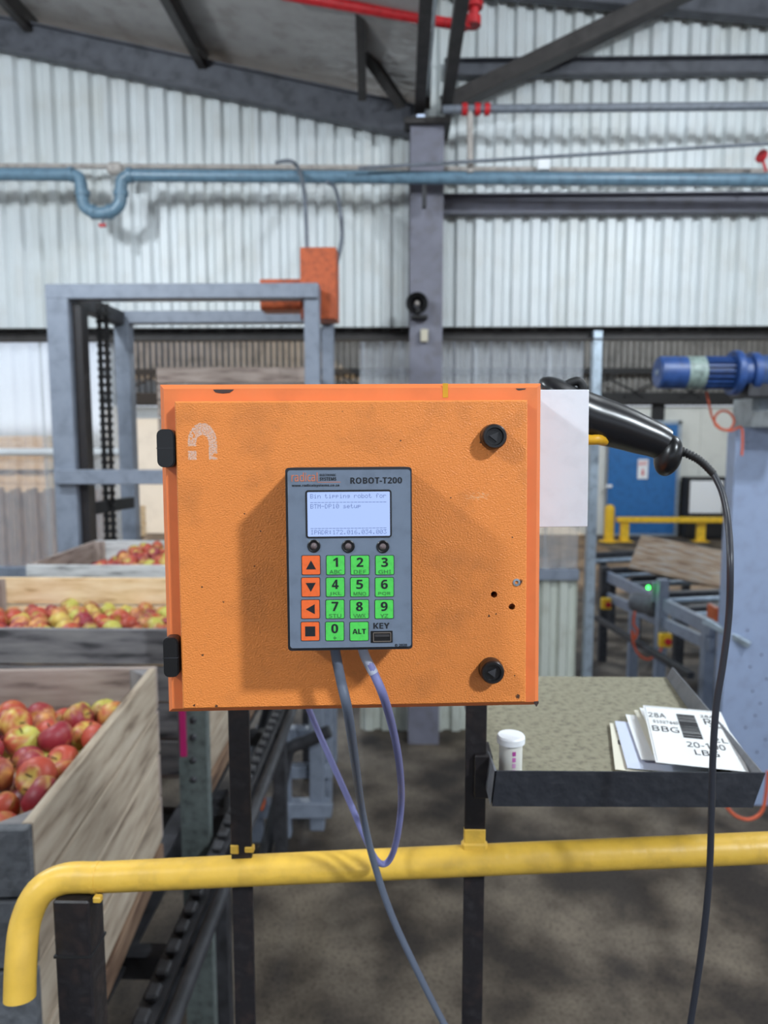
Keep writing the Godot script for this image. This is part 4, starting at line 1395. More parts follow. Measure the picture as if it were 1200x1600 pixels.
func turn_of(b: Dictionary) -> Transform3D:                # a bin set a little askew turns about its middle
	var c := Vector3(b.x1, 0, (b.zf + b.zb) / 2)
	return Transform3D(Basis(), c) * Transform3D(Basis(Vector3.UP, b.get("turn", 0.0)), Vector3.ZERO) * Transform3D(Basis(), -c)
func wooden_bin(b: Dictionary) -> Node3D:                 # x0, x1, zf (nearer), zb, top, h, label and the boards' woods
	rng.seed = int(b.top * 100 + b.zf * 10)
	var t := thing("apple_bin", b.label, "bin", Vector3((b.x0 + b.x1) / 2, b.top - b.h, (b.zf + b.zb) / 2), "wooden fruit bins on the conveyor")
	var n := 4
	var th := 0.022
	var bh: float = (b.h - 0.09) / n
	for i in n:
		var y1: float = b.top - i * bh
		var y0 := y1 - bh + 0.009
		for side in 4:
			var st := mb()
			var j := rng.randf_range(-0.002, 0.002)
			match side:
				0: span(st, Vector3(b.x0, y0, b.zf - th), Vector3(b.x1, y1, b.zf + j), 0.003)
				1: span(st, Vector3(b.x0, y0, b.zb + j), Vector3(b.x1, y1, b.zb + th), 0.003)
				2: span(st, Vector3(b.x0 + j, y0, b.zb + th), Vector3(b.x0 + th, y1, b.zf - th), 0.003)
				3: span(st, Vector3(b.x1 - th, y0, b.zb + th), Vector3(b.x1 + j, y1, b.zf - th), 0.003)
			var m: Material = [b.front, b.back, b.left, b.right][side]
			if m == M.wood_side and i % 2 == 1: m = M.wood_side2
			obj("board", st, m, t)
	for c in [[b.x0 + 0.05, b.zf - 0.05], [b.x1 - 0.05, b.zf - 0.05], [b.x0 + 0.05, b.zb + 0.05], [b.x1 - 0.05, b.zb + 0.05]]:
		var st := mb()
		var pr := PackedVector2Array([Vector2(0, 0), Vector2(0.055 * signf(c[0] - (b.x0 + b.x1) / 2), 0), Vector2(0, -0.055 * signf(c[1] - (b.zf + b.zb) / 2))])
		var q := PackedVector2Array()
		var sx := signf(c[0] - (b.x0 + b.x1) / 2)
		var sz := signf(c[1] - (b.zf + b.zb) / 2)
		var cx: float = (b.x1 - th) if sx > 0 else b.x0 + th
		var cz: float = (b.zf - th) if sz > 0 else b.zb + th
		for s in 2:
			var y: float = b.top - 0.004 if s else b.top - b.h + 0.09
		var p0 := Vector3(cx, 0, cz)
		var p1 := Vector3(cx - sx * 0.06, 0, cz)
		var p2 := Vector3(cx, 0, cz - sz * 0.06)
		var yt := Vector3(0, b.top - 0.004, 0)
		var yb := Vector3(0, b.top - b.h + 0.09, 0)
		tri(st, [p0 + yt, p1 + yt, p2 + yt], [Vector3.UP, Vector3.UP, Vector3.UP], [Vector2.ZERO, Vector2(0.06, 0), Vector2(0, 0.06)])
		quad(st, p1 + yb, p2 + yb, p2 + yt, p1 + yt, Vector3(-sx, 0, -sz).normalized(), [Vector2(0, 0), Vector2(0, 0.08), Vector2(0.6, 0.08), Vector2(0.6, 0)])
		obj("corner_post", st, b.left, t)
	var st := mb()
	span(st, Vector3(b.x0 + 0.02, b.top - b.h + 0.075, b.zb + 0.02), Vector3(b.x1 - 0.02, b.top - b.h + 0.092, b.zf - 0.02))
	obj("bin_floor", st, b.left, t)
	for x in [b.x0 + 0.05, (b.x0 + b.x1) / 2, b.x1 - 0.05]:
		st = mb()
		span(st, Vector3(x - 0.05, b.top - b.h, b.zb), Vector3(x + 0.05, b.top - b.h + 0.075, b.zf), 0.003)
		obj("runner", st, M.wood_dark, t)
	t.transform = turn_of(b) * t.transform
	return t

func build_bins() -> void:
	make_apples()
	var top := P(245, 1040, 2.29).y
	var x1 := (P(45, 1310, 1.31).x + P(245, 1040, 2.29).x) / 2
	var x0 := P(60, 880, 4.2).x
	var near := {"x0": x0, "x1": x1, "zf": -1.31, "zb": -2.29, "top": top, "h": 0.68, "label": "wooden bin heaped with apples, its weathered plank side turned to the rail", "front": M.grey_paint, "back": M.wood_pink, "left": M.wood_grey, "right": M.wood_side, "apples": "in the bin beside the rail", "turn": 0.076}
	var mid := {"x0": x0, "x1": x1, "zf": -2.72, "zb": -3.71, "top": top, "h": 0.68, "label": "wooden apple bin with a pale new board at its back", "front": M.wood_grey, "back": M.wood_new, "left": M.wood_pink, "right": M.wood_side, "apples": "in the bin with the pale new board"}
	var far := {"x0": x0, "x1": x1, "zf": -4.05, "zb": -5.0, "top": top, "h": 0.68, "label": "whitish weathered apple bin under the tipper frame", "front": M.wood_white, "back": M.wood_white, "left": M.wood_pink, "right": M.wood_side, "apples": "in the bin under the tipper frame"}
	for b in [near, mid, far]: wooden_bin(b)
	fill_bin(near, 0.045, 0.098, true, 301, func(x, z): return 0.012 * sin(x * 9.0) - 0.03 * smoothstep(-1.9, -2.25, z))
	fill_bin(mid, 0.052, 0.096, false, 302, func(x, z): return -0.09 * smoothstep(-2.95, -3.6, z) + 0.01 * sin(x * 7.0))
	fill_bin(far, 0.03, 0.096, false, 303, func(x, _z): return -0.1 * smoothstep(-1.72, -1.96, x))
	# bin already lifted into the tipper
	var l := P(244, 574, 5.7)
	var r := P(480, 574, 5.7)
	wooden_bin({"x0": l.x, "x1": r.x, "zf": -5.7, "zb": -6.25, "top": l.y, "h": 0.6, "label": "dark weathered bin raised inside the tipper frame", "front": M.wood_pink, "back": M.wood_grey, "left": M.wood_white, "right": M.wood_white, "apples": ""})
	var yb: float = top - 0.68
	# conveyor under the bins
	var cv := thing("bin_conveyor", "dark steel chain conveyor carrying the wooden apple bins", "conveyor", Vector3((x0 + x1) / 2, 0, -3.2))
	for x in [x0 + 0.12, x1 - 0.08, x1 + 0.12]:
		var st := mb()
		extrude(st, c_section(0.06, 0.12, 0.008), Vector3(x, yb - 0.065, -0.98), Vector3(x, yb - 0.065, -6.2))
		obj("side_rail", st, M.dark_steel, cv)
	var st := mb()
	tube(st, [Vector3(x1 + 0.2, yb + 0.02, -0.98), Vector3(x1 + 0.2, yb + 0.02, -6.0)], 0.022, 10)
	obj("guide_tube", st, M.dark_steel, cv)
	for k in 7:
		st = mb()
		var z := -1.2 - k * 0.8
		span(st, Vector3(x0, yb - 0.16, z - 0.03), Vector3(x1 + 0.14, yb - 0.09, z + 0.03))
		obj("cross_member", st, M.dark_steel, cv)
	for z in [-1.25, -3.0, -4.6, -6.0]:
		for x in [x0 + 0.12, x1 - 0.04]:
			st = mb()
			span(st, Vector3(x - 0.04, 0, z - 0.04), Vector3(x + 0.04, yb - 0.12, z + 0.04), 0.003)
			obj("leg", st, M.dark_steel, cv)
	for k in 60:
		st = mb()
		var z := -1.05 - k * 0.083
		at_box(st, Vector3(x1 + 0.12, yb + 0.012, z), Vector3(0.035, 0.022, 0.05), 0.006)
		obj("chain_link", st, M.dark_steel, cv)
	# upright between the bins with bolts and a pink strip
	var ux := P(305, 1200, 2.5)
	var up := thing("steel_upright", "green grey bolted steel upright with a pink strip beside the bins", "upright", Vector3(ux.x, 0, -2.5))
	st = mb()
	extrude(st, c_section(0.05, 0.1, 0.006), Vector3(ux.x, 0.0, -2.5), Vector3(ux.x, top + 0.35, -2.5), Vector3(1, 0, 0))
	obj("channel", st, worn(c8(92, 100, 98), 0.4, 0.55, 3.0, 111), up)
	for yy in [1125, 1152, 1188, 1218]:
		st = mb()
		ball(st, Transform3D(Basis().scaled(Vector3(0.012, 0.012, 0.008)), P(302, yy, 2.47)), 10)
		obj("bolt", st, M.dark_steel, up)
	st = mb()
	span(st, Vector3(ux.x - 0.042, P(292, 1182, 2.47).y, -2.474), Vector3(ux.x - 0.02, top + 0.2, -2.468))
	obj("pink_strip", st, plain(c8(176, 30, 100), 0.5), up)

func build_gantry() -> void:
	var w := 0.155
	var zf := -5.2
	var zr := -6.3
	var tl := P(91, 447, 5.2)
	var tr := P(500, 447, 5.2)
	var ytop := tl.y
	var yr := P(300, 487, 6.3).y
	var t := thing("tipper_frame", "grey blue square tube frame of the bin tipper", "frame", Vector3((tl.x + tr.x) / 2, 0, -5.7))
	var legx := P(104, 640, 5.2).x
	var xl := legx
	var xr := tr.x - 0.055
	for k in [[xl, zf, 0.155, ytop], [xr, zf, 0.105, ytop], [xl + 0.02, zr, 0.125, yr], [xr, zr, 0.1, yr]]:
		var st := mb()
		span(st, Vector3(k[0] - k[2] / 2, 0, k[1] - k[2] / 2), Vector3(k[0] + k[2] / 2, k[3], k[1] + k[2] / 2), 0.006)
		obj("leg", st, M.frame_blue, t)
	var st := mb()
	span(st, Vector3(xl - 0.077, ytop - 0.1, zf - 0.06), Vector3(xr + 0.05, ytop, zf + 0.08), 0.006)
	obj("top_beam", st, M.frame_blue, t)
	st = mb()
	span(st, Vector3(xl - 0.06, yr - 0.1, zr - 0.06), Vector3(xr + 0.05, yr, zr + 0.06), 0.006)
	obj("top_beam", st, M.frame_blue, t)
	for x in [xl, xr]:
		st = mb()
		span(st, Vector3(x - 0.05, ytop - 0.12, zr), Vector3(x + 0.05, ytop - 0.01, zf - 0.06), 0.005)
		obj("side_beam", st, M.dark_steel, t)
	st = mb()
	var yc := P(180, 745, 5.1).y
	span(st, Vector3(xl - 0.05, yc - 0.05, zf + 0.078), Vector3(xr, yc + 0.05, zf + 0.14), 0.004)
	obj("cross_rail", st, M.frame_blue, t)
	st = mb()
	span(st, Vector3(xl + 0.078, 1.2, zf - 0.1), Vector3(xl + 0.14, ytop - 0.12, zf + 0.02), 0.003)
	obj("guide_plate", st, M.black_paint, t)
	st = mb()
	bar(st, P(140, 795, 5.25), P(206, 785, 5.9), 0.05, 0.09, 0.004)
	obj("lift_arm", st, M.black_rough, t)
	# hoist chains
	for k in [[154, 474, 168, 850, 0.0], [165, 474, 178, 850, 0.02]]:
		var ch := thing("hoist_chain", "black roller chain hanging inside the tipper frame, %s strand" % ["outer" if k[4] == 0.0 else "inner"], "chain", P(k[0], k[1], 5.5))
		var a := P(k[0], k[1], 5.5)
		var b := P(k[2], k[3], 5.5)
		var n := 62
		for i in n:
			st = mb()
			var p := a.lerp(b, (i + 0.5) / n)
			if i % 2 == 0: at_box(st, p, Vector3(0.052, 0.026, 0.012), 0.003)
			else: at_box(st, p, Vector3(0.03, 0.034, 0.03), 0.006)
			obj("link", st, M.black_rough, ch)
	# motor housing on the frame and its small neighbours
	var q0 := P(471, 500, 5.35)
	var q1 := P(526, 388, 5.35)
	st = mb()
	span(st, Vector3(q0.x, q0.y, -5.55), Vector3(q1.x, q1.y, -5.31), 0.006)
	var bxn := thing("drive_cover", "upright orange steel cover on the corner of the tipper frame", "cover", Vector3((q0.x + q1.x) / 2, q0.y, -5.4))
	obj("casing", st, M.orange_box, bxn)
	st = mb()
	var r0 := P(407, 446, 5.45)
	var r1 := P(468, 437, 5.45)
	span(st, Vector3(r0.x, ytop - 0.13, -5.62), Vector3(r1.x + 0.03, r1.y, -5.42), 0.005)
	obj("shaft_guard", st, M.orange_box, bxn)
	for k in [[[430, 254], [455, 252], [468, 268], [476, 310], [480, 390]], [[510, 285], [522, 292], [530, 320], [534, 370], [526, 412]]]:
		var pts := []
		for q in k: pts.append(P(q[0], q[1], 6.4 if q[1] < 300 else 5.6 if q[1] < 380 else 5.45))
		st = mb()
		tube(st, smooth(pts), 0.016, 8)
		tag(obj("flexible_conduit", st, M.pipe_grey), "thin grey conduit dropping from the blue pipe to the %s of the orange cover" % ["top" if k[0][0] == 430 else "side"], "conduit")

func straight(called: String, a: Vector3, b: Vector3, r: float, m: Material, label: String, category := "pipe") -> Node3D:
	var st := mb()
	tube(st, [a, b], r, 14)
	return tag(obj(called, st, m), label, category)

func build_pipes() -> void:
	var D := 6.5
	var t := thing("water_pipe", "blue water pipe with a U bend running along the white wall", "pipe", P(600, 277, D))
	var st := mb()
	var r := 0.052
	tube(st, [P(-60, 272, D), P(112, 273, D)], r, 16)
	obj("run", st, M.pipe_blue, t)
	st = mb()
	tube(st, smooth([P(112, 273, D), P(124, 279, D), P(128, 300, D), P(132, 322, D), P(148, 332, D), P(160, 333, D), P(175, 330, D), P(187, 318, D), P(189, 300, D), P(191, 282, D), P(203, 274, D)]), r, 16)
	obj("u_bend", st, M.pipe_blue, t)
	st = mb()
	tube(st, [P(203, 274, D), P(700, 278, D), P(1270, 282, D)], r, 16)
	obj("run", st, M.pipe_blue, t)
	for k in [[112, 273, 0], [203, 274, 0], [129, 302, 1], [189, 302, 1], [146, 331, 0], [172, 331, 0]]:
		st = mb()
		var c := P(k[0], k[1], D)
		var d := Vector3(0.02, 0, 0) if k[2] == 0 else Vector3(0, 0.02, 0)
		tube(st, [c - d, c + d], r * 1.2, 16)
		obj("socket_ring", st, M.pipe_blue, t)
	st = mb()
	tube(st, [P(160, 333, D), P(161, 352, D)], 0.014, 8)
	obj("drain_tap", st, M.pipe_grey, t)
	st = mb()
	at_box(st, P(160, 352, D), Vector3(0.06, 0.03, 0.03), 0.006)
	obj("tap_handle", st, M.red, t)
	for k in [[180, 264], [663, 270]]:
		st = mb()
		if k[0] == 180: at_box(st, P(180, 264, 6.6), Vector3(0.13, 0.1, 0.08), 0.02)
		else: span(st, P(659, 327, 6.56), P(667, 268, 6.5), 0.003)
		obj("pipe_hanger", st, M.conduit if k[0] == 180 else M.dark_steel, t)
	straight("wall_conduit", P(-60, 259, 6.75), P(640, 262, 6.75), 0.022, M.conduit, "pale conduit running just above the blue pipe as far as the column", "conduit")
	straight("wall_conduit", P(690, 264, 6.75), P(1260, 268, 6.75), 0.022, M.conduit, "pale conduit above the blue pipe beyond the column", "conduit")
	straight("stay_cable", P(560, 263, 6.35), P(1240, 222, 6.35), 0.014, M.pipe_grey, "thin grey cable rising gently across the wall above the blue pipe", "cable")
	st = mb()
	span(st, P(838, 268, 6.72), P(860, 248, 6.66), 0.004)
	tag(obj("junction_box", st, M.white), "small white junction box above the blue pipe", "box")
	var g := thing("spray_pipe", "thin grey pipe with red fittings along the upper white wall", "pipe", P(900, 168, 6.45))
	st = mb()
	tube(st, [P(692, 171, 6.45), P(1260, 165, 6.45)], 0.034, 12)
	obj("run", st, M.pipe_grey, g)
	for k in [[726, 171], [746, 171], [761, 171]]:
		st = mb()
		tube(st, [P(k[0] - 4, k[1], 6.45), P(k[0] + 4, k[1], 6.45)], 0.05, 12)
		obj("fitting", st, M.red, g)
	st = mb()
	tube(st, [P(734, 171, 6.45), P(735, 270, 6.45)], 0.026, 12)
	obj("drop_pipe", st, M.conduit, g)
	var rp := thing("fire_pipe", "red pipe crossing under the roof with a flanged end", "pipe", P(580, 12, 5.6))
	st = mb()
	tube(st, [P(440, -9, 5.6), P(698, 36, 5.6)], 0.036, 14)
	obj("run", st, M.red, rp)
	st = mb()
	tube(st, smooth([P(698, 36, 5.6), P(725, 38, 5.6), P(738, 28, 5.6), P(741, 8, 5.6), P(741, -20, 5.6)]), 0.036, 12)
	obj("elbow", st, M.red, rp)
	for k in [[738, 34, 0.062, 0.03], [741, 6, 0.062, 0.03], [722, 38, 0.05, 0.03]]:
		st = mb()
		var c := P(k[0], k[1], 5.6)
		tube(st, [c - Vector3(0, k[3], 0), c + Vector3(0, k[3], 0)], k[2], 12)
		obj("flange", st, M.red, rp)
	# valve at the right end of the cable
	st = mb()
	var vc := P(1190, 244, 6.5)
	lathe(st, [Vector2(0.0, -0.015), Vector2(0.05, -0.015), Vector2(0.055, 0.0), Vector2(0.05, 0.015), Vector2(0.0, 0.015)], facing(vc, Vector3(-1, 0.3, 0.4)), 16)
	tube(st, [vc, P(1197, 268, 6.5)], 0.012, 8)
	tag(obj("gate_valve", st, M.red), "small red hand wheel valve on the blue pipe", "valve")
	# loudspeaker and call point on the column
	var hc := P(652, 473, 6.55)
	var h := thing("horn_speaker", "black horn loudspeaker on the grey column", "loudspeaker", hc)
	st = mb()
	lathe(st, [Vector2(0.03, 0.0), Vector2(0.035, 0.07), Vector2(0.06, 0.12), Vector2(0.092, 0.15), Vector2(0.096, 0.146), Vector2(0.064, 0.11), Vector2(0.04, 0.0), Vector2(0.03, -0.05), Vector2(0.0, -0.05)], facing(hc - Vector3(0, 0, 0.13), Vector3(-0.02, -0.05, 1)), 24)
	obj("horn", st, M.black, h)
	st = mb()
	ball(st, Transform3D(Basis().scaled(Vector3.ONE * 0.022), hc - Vector3(0, 0, 0.03)), 12)
	obj("driver_plug", st, M.conduit, h)
	st = mb()
	span(st, P(650, 500, 6.68), P(656, 480, 6.55))
	span(st, P(642, 500, 6.69), P(668, 492, 6.55))
	obj("bracket", st, M.black_rough, h)
	st = mb()
	span(st, P(657, 535, 6.68), P(669, 514, 6.62), 0.006)
	tag(obj("call_point", st, plain(c8(196, 188, 168), 0.5)), "small beige call point box below the loudspeaker", "box")

func build_right() -> void:
	# machine cabinet with the gearmotor on its head
	var D := 5.6
	var a := P(1152, 645, D)
	var c := thing("machine_cabinet", "tall pale blue steel machine cabinet", "cabinet", Vector3(a.x + 0.6, 0, -6.0))
	var st := mb()
	span(st, Vector3(a.x, 0.0, -5.75), Vector3(a.x + 1.3, P(1152, 668, D).y, -D), 0.006)
	obj("casing", st, M.cabinet, c)
	st = mb()
	span(st, P(1172, 668, D - 0.02), P(1260, 640, D - 0.4), 0.004)
	span(st, P(1153, 668, D + 0.3), P(1176, 622, D - 0.02), 0.004)
	span(st, P(1153, 622, D + 0.5), P(1300, 614, D - 0.05), 0.004)
	span(st, P(1160, 668, D + 0.52), P(1320, 612, D + 0.5))
	obj("head_frame", st, worn(c8(160, 168, 172), 0.25, 0.45, 1.5, 121), c)
	for k in 12:
		st = mb()
		ball(st, Transform3D(Basis().scaled(Vector3(0.008, 0.008, 0.003)), P([1168, 1174, 1190, 1172, 1198, 1176, 1188, 1180, 1165, 1196, 1183, 1170][k], 985 + k * 19, D - 0.002)), 8)
		obj("rivet", st, M.dark_steel, c)
	var mc := P(1090, 582, 5.35)
	var m := thing("gearmotor", "blue electric gearmotor lying across the machine cabinet", "motor", mc)
	var z := 5.35
	var axis := (P(1200, 583, z) - P(1030, 582, z)).normalized()
	var o := P(1027, 582, z)
	var px := 1.0 / F * z
	var lt := func(called: String, prof: Array, mat: Material) -> void:
		var s := mb()
		var pr := []
		for q in prof: pr.append(Vector2(q[0] * px, q[1] * px))
		lathe(s, pr, facing(o, axis), 32)
		obj(called, s, mat, m)
	var blue := worn(c8(46, 78, 138), 0.4, 0.4, 2.0, 122)
	lt.call("fan_cover", [[0, 0], [22, 0], [24.5, 3], [24.5, 42], [0, 42]], blue)
	lt.call("shaft_cap", [[0, -1.5], [4, -1.5], [5, 0.5], [0, 0.5]], M.galv)
	lt.call("name_band", [[0, 41], [24.8, 41], [24.8, 68], [0, 68]], worn(c8(140, 158, 152), 0.5, 0.45, 3.0, 123))
	lt.call("stator", [[0, 68], [20.5, 68], [20.5, 112], [0, 112]], worn(c8(34, 54, 96), 0.3, 0.45, 2.0, 124))
	lt.call("flange", [[0, 111], [33, 111], [34, 113], [34, 120], [33, 122], [0, 122]], blue)
	lt.call("adaptor", [[0, 122], [22, 122], [24, 135], [31, 137], [31, 147], [26, 149], [0, 149]], blue)
	lt.call("gear_case", [[0, 149], [27, 149], [28, 240], [0, 240]], worn(c8(52, 80, 128), 0.4, 0.5, 2.0, 125))
	for k in 18:
		var ang := TAU * k / 18
		var fb := facing(o, axis).basis
		var rad := fb.x * cos(ang) + fb.z * sin(ang)
		st = mb()
		bar(st, o + axis * 69 * px + rad * 22.5 * px, o + axis * 111 * px + rad * 22.5 * px, 0.008, 4.5 * px, 0.0, rad)
		obj("cooling_fin", st, blue, m)
	st = mb()
	var f0 := P(1160, 612, z)
	span(st, Vector3(f0.x, P(1160, 616, z).y - 0.02, -z - 0.2), Vector3(f0.x + 0.5, f0.y + 0.05, -z + 0.1), 0.004)
	obj("foot", st, M.dark_steel, m)
	# red hose with its coil
	var pts := []
	for k in [[1104, 612], [1108, 632], [1114, 655], [1126, 669], [1140, 671], [1147, 658], [1140, 645], [1128, 642], [1118, 650], [1117, 662], [1126, 670], [1142, 673], [1158, 668], [1160, 690], [1159, 712]]: pts.append(P(k[0], k[1], 5.5))
	st = mb()
	tube(st, smooth(pts, 6), 0.009, 8)
	tag(obj("air_hose", st, M.hose_orange), "thin red air hose coiled below the gearmotor", "hose")
	pts = []
	for k in [[1200, 1205], [1197, 1240], [1190, 1268], [1172, 1280], [1152, 1276], [1138, 1264], [1130, 1250]]: pts.append(P(k[0], k[1], 4.6))
	st = mb()
	tube(st, smooth(pts, 6), 0.011, 8)
	tag(obj("air_hose", st, M.hose_orange), "orange air hose looping beneath the steel tray", "hose")
	st = mb()
	bar(st, P(1100, 968, 5.75), P(1172, 1008, 5.55), 0.06, 0.05, 0.004)
	tag(obj("sensor_bracket", st, M.galv), "galvanised bracket arm reaching in front of the blue cabinet", "bracket")
	# outfeed conveyor through the opening
	var cv := thing("outfeed_conveyor", "grey blue roller conveyor running out through the opening", "conveyor", PF(1010, 1120))
	var rail := func(x0: float, y0: float, d0: float, x1: float, y1: float, d1: float, w: float, h: float, mat: Material, called := "side_rail") -> void:
		var s := mb()
		bar(s, P(x0, y0, d0), P(x1, y1, d1), w, h, 0.004)
		obj(called, s, mat, cv)
	rail.call(945, 898, 9.4, 1112, 982, 6.4, 0.05, 0.13, M.frame_blue)
	rail.call(945, 930, 9.4, 1112, 1008, 6.4, 0.05, 0.11, M.frame_blue)
	rail.call(932, 965, 8.6, 1080, 1056, 6.2, 0.06, 0.06, M.dark_steel, "chain_track")
	for k in [[945, 885, 9.3, 1140], [992, 930, 8.4, 1160], [1036, 905, 7.5, 1200], [1108, 975, 6.5, 1260]]:
		var p := P(k[0], k[1], k[2])
		var s := mb()
		span(s, Vector3(p.x - 0.05, 0, p.z - 0.05), Vector3(p.x + 0.05, p.y, p.z + 0.05), 0.004)
		obj("leg", s, M.frame_blue if k[0] != 945 else M.dark_steel, cv)
	for k in [[930, 868, 1052, 862, 12.0], [945, 893, 1085, 886, 11.0], [985, 905, 1150, 898, 10.4], [1020, 932, 1150, 926, 9.2], [1050, 956, 1160, 948, 8.4]]:
		var s := mb()
		bar(s, P(k[0], k[1], k[4]), P(k[2], k[3], k[4]), 0.12, 0.1, 0.01)
		obj("cross_beam", s, M.dark_steel, cv)
		s = mb()
		tube(s, [P(k[0], k[1] + 9, k[4] - 0.15), P(k[2], k[3] + 9, k[4] - 0.15)], 0.04, 10)
		obj("roller", s, M.galv, cv)
		for e in [[k[0] + 12, k[1]], [k[2] - 12, k[3]]]:
			s = mb()
			var p := P(e[0], e[1], k[4])
			span(s, Vector3(p.x - 0.05, 0, p.z - 0.05), Vector3(p.x + 0.05, p.y - 0.03, p.z + 0.05))
			obj("leg", s, M.dark_steel, cv)
	# drive motor on the conveyor, with a green lamp
	var dm := thing("conveyor_motor", "small dark motor with a round fan on the conveyor rail", "motor", P(1005, 940, 7.7))
	st = mb()
	var mo := P(990, 940, 7.9)
	lathe(st, [Vector2(0.0, 0.0), Vector2(0.1, 0.0), Vector2(0.11, 0.03), Vector2(0.11, 0.2), Vector2(0.12, 0.21), Vector2(0.12, 0.27), Vector2(0.1, 0.3), Vector2(0.0, 0.3)], facing(mo, Vector3(0.7, 0.02, 0.9)), 24)
	obj("casing", st, worn(c8(104, 104, 106), 0.4, 0.5, 3.0, 126), dm)
	st = mb()
	lathe(st, [Vector2(0.0, 0.302), Vector2(0.05, 0.302), Vector2(0.055, 0.296), Vector2(0.0, 0.296)], facing(mo, Vector3(0.7, 0.02, 0.9)), 16)
	obj("fan_hub", st, M.black_rough, dm)
	st = mb()
	span(st, P(1017, 940, 7.62), P(1029, 910, 7.56), 0.01)
	span(st, P(1026, 1020, 7.62), P(1034, 905, 7.57), 0.01)
	obj("mounting_plate", st, M.frame_blue, dm)
	var gl := P(1013, 918, 7.55)
	var il := thing("indicator_lamp", "lit green indicator lamp above the conveyor motor", "lamp", gl)
	st = mb()
	ball(st, Transform3D(Basis().scaled(Vector3.ONE * 0.02), gl), 12)
	obj("light_lens", st, M.green_glow, il)
	st = mb()
	lathe(st, [Vector2(0.026, -0.04), Vector2(0.026, -0.008), Vector2(0.02, -0.006)], facing(gl, Vector3(-0.1, 0, 1)), 12)
	obj("collar", st, M.dark_steel, il)
	var ol := OmniLight3D.new()
	ol.name = "indicator"
	ol.light_color = c8(60, 255, 90)
	ol.light_energy = 0.002
	ol.light_size = 0.01
	ol.omni_range = 20
	ol.omni_attenuation = 2.0
	ol.shadow_enabled = true
	ol.position = Vector3(0, 0, 0.03)
	il.add_child(ol)
	# emergency stops
	for k in [[947, 943, 9.0, "on the conveyor leg by the galvanised post"], [1039, 1000, 7.35, "on the conveyor leg beside the orange hose"]]:
		var e := P(k[0], k[1], k[2])
		var es := thing("emergency_stop", "yellow emergency stop box with a red button %s" % k[3], "switch", e, "emergency stops on the conveyor")
		st = mb()
		at_box(st, Vector3.ZERO, Vector3(0.12, 0.14, 0.07), 0.008)
		obj("box", st, M.yellow_far, es, true)
		st = mb()
		lathe(st, [Vector2(0.02, 0.0), Vector2(0.02, 0.02), Vector2(0.035, 0.022), Vector2(0.035, 0.04), Vector2(0.0, 0.046)], Transform3D(Basis.from_euler(Vector3(PI / 2, 0, 0)), Vector3(0.01, 0, 0.035)), 16)
		obj("button", st, M.red, es, true)
	pts = []
	for k in [[992, 955], [990, 975], [996, 985], [992, 998], [988, 985], [990, 1005], [998, 1022], [1012, 1030], [1028, 1022], [1034, 1012]]: pts.append(P(k[0], k[1], 7.3))
	st = mb()
	tube(st, smooth(pts, 6), 0.013, 8)
	tag(obj("motor_cable", st, M.hose_orange), "orange cable hanging from the conveyor motor to the emergency stop", "cable")
	st = mb()
	span(st, P(1103, 973, 6.4), P(1126, 950, 6.2), 0.01)
	tag(obj("sensor_cover", st, M.orange_box), "small orange cover on the conveyor rail by the blue cabinet", "cover")
	# board left lying on the conveyor
	st = mb()
	var b0 := P(1022, 850, 10.5)
	var b1 := P(1150, 905, 9.0)
	bx(st, Transform3D(Basis.from_euler(Vector3(0.5, -0.55, -0.16)), P(1082, 880, 9.8)), Vector3(1.5, 0.04, 0.75), 0.006)
	tag(obj("loose_board", st, wood(59, [c8(92, 62, 44), c8(150, 122, 96), c8(172, 148, 122), c8(170, 166, 160)])), "rust stained wooden board lying tilted across the conveyor", "board")

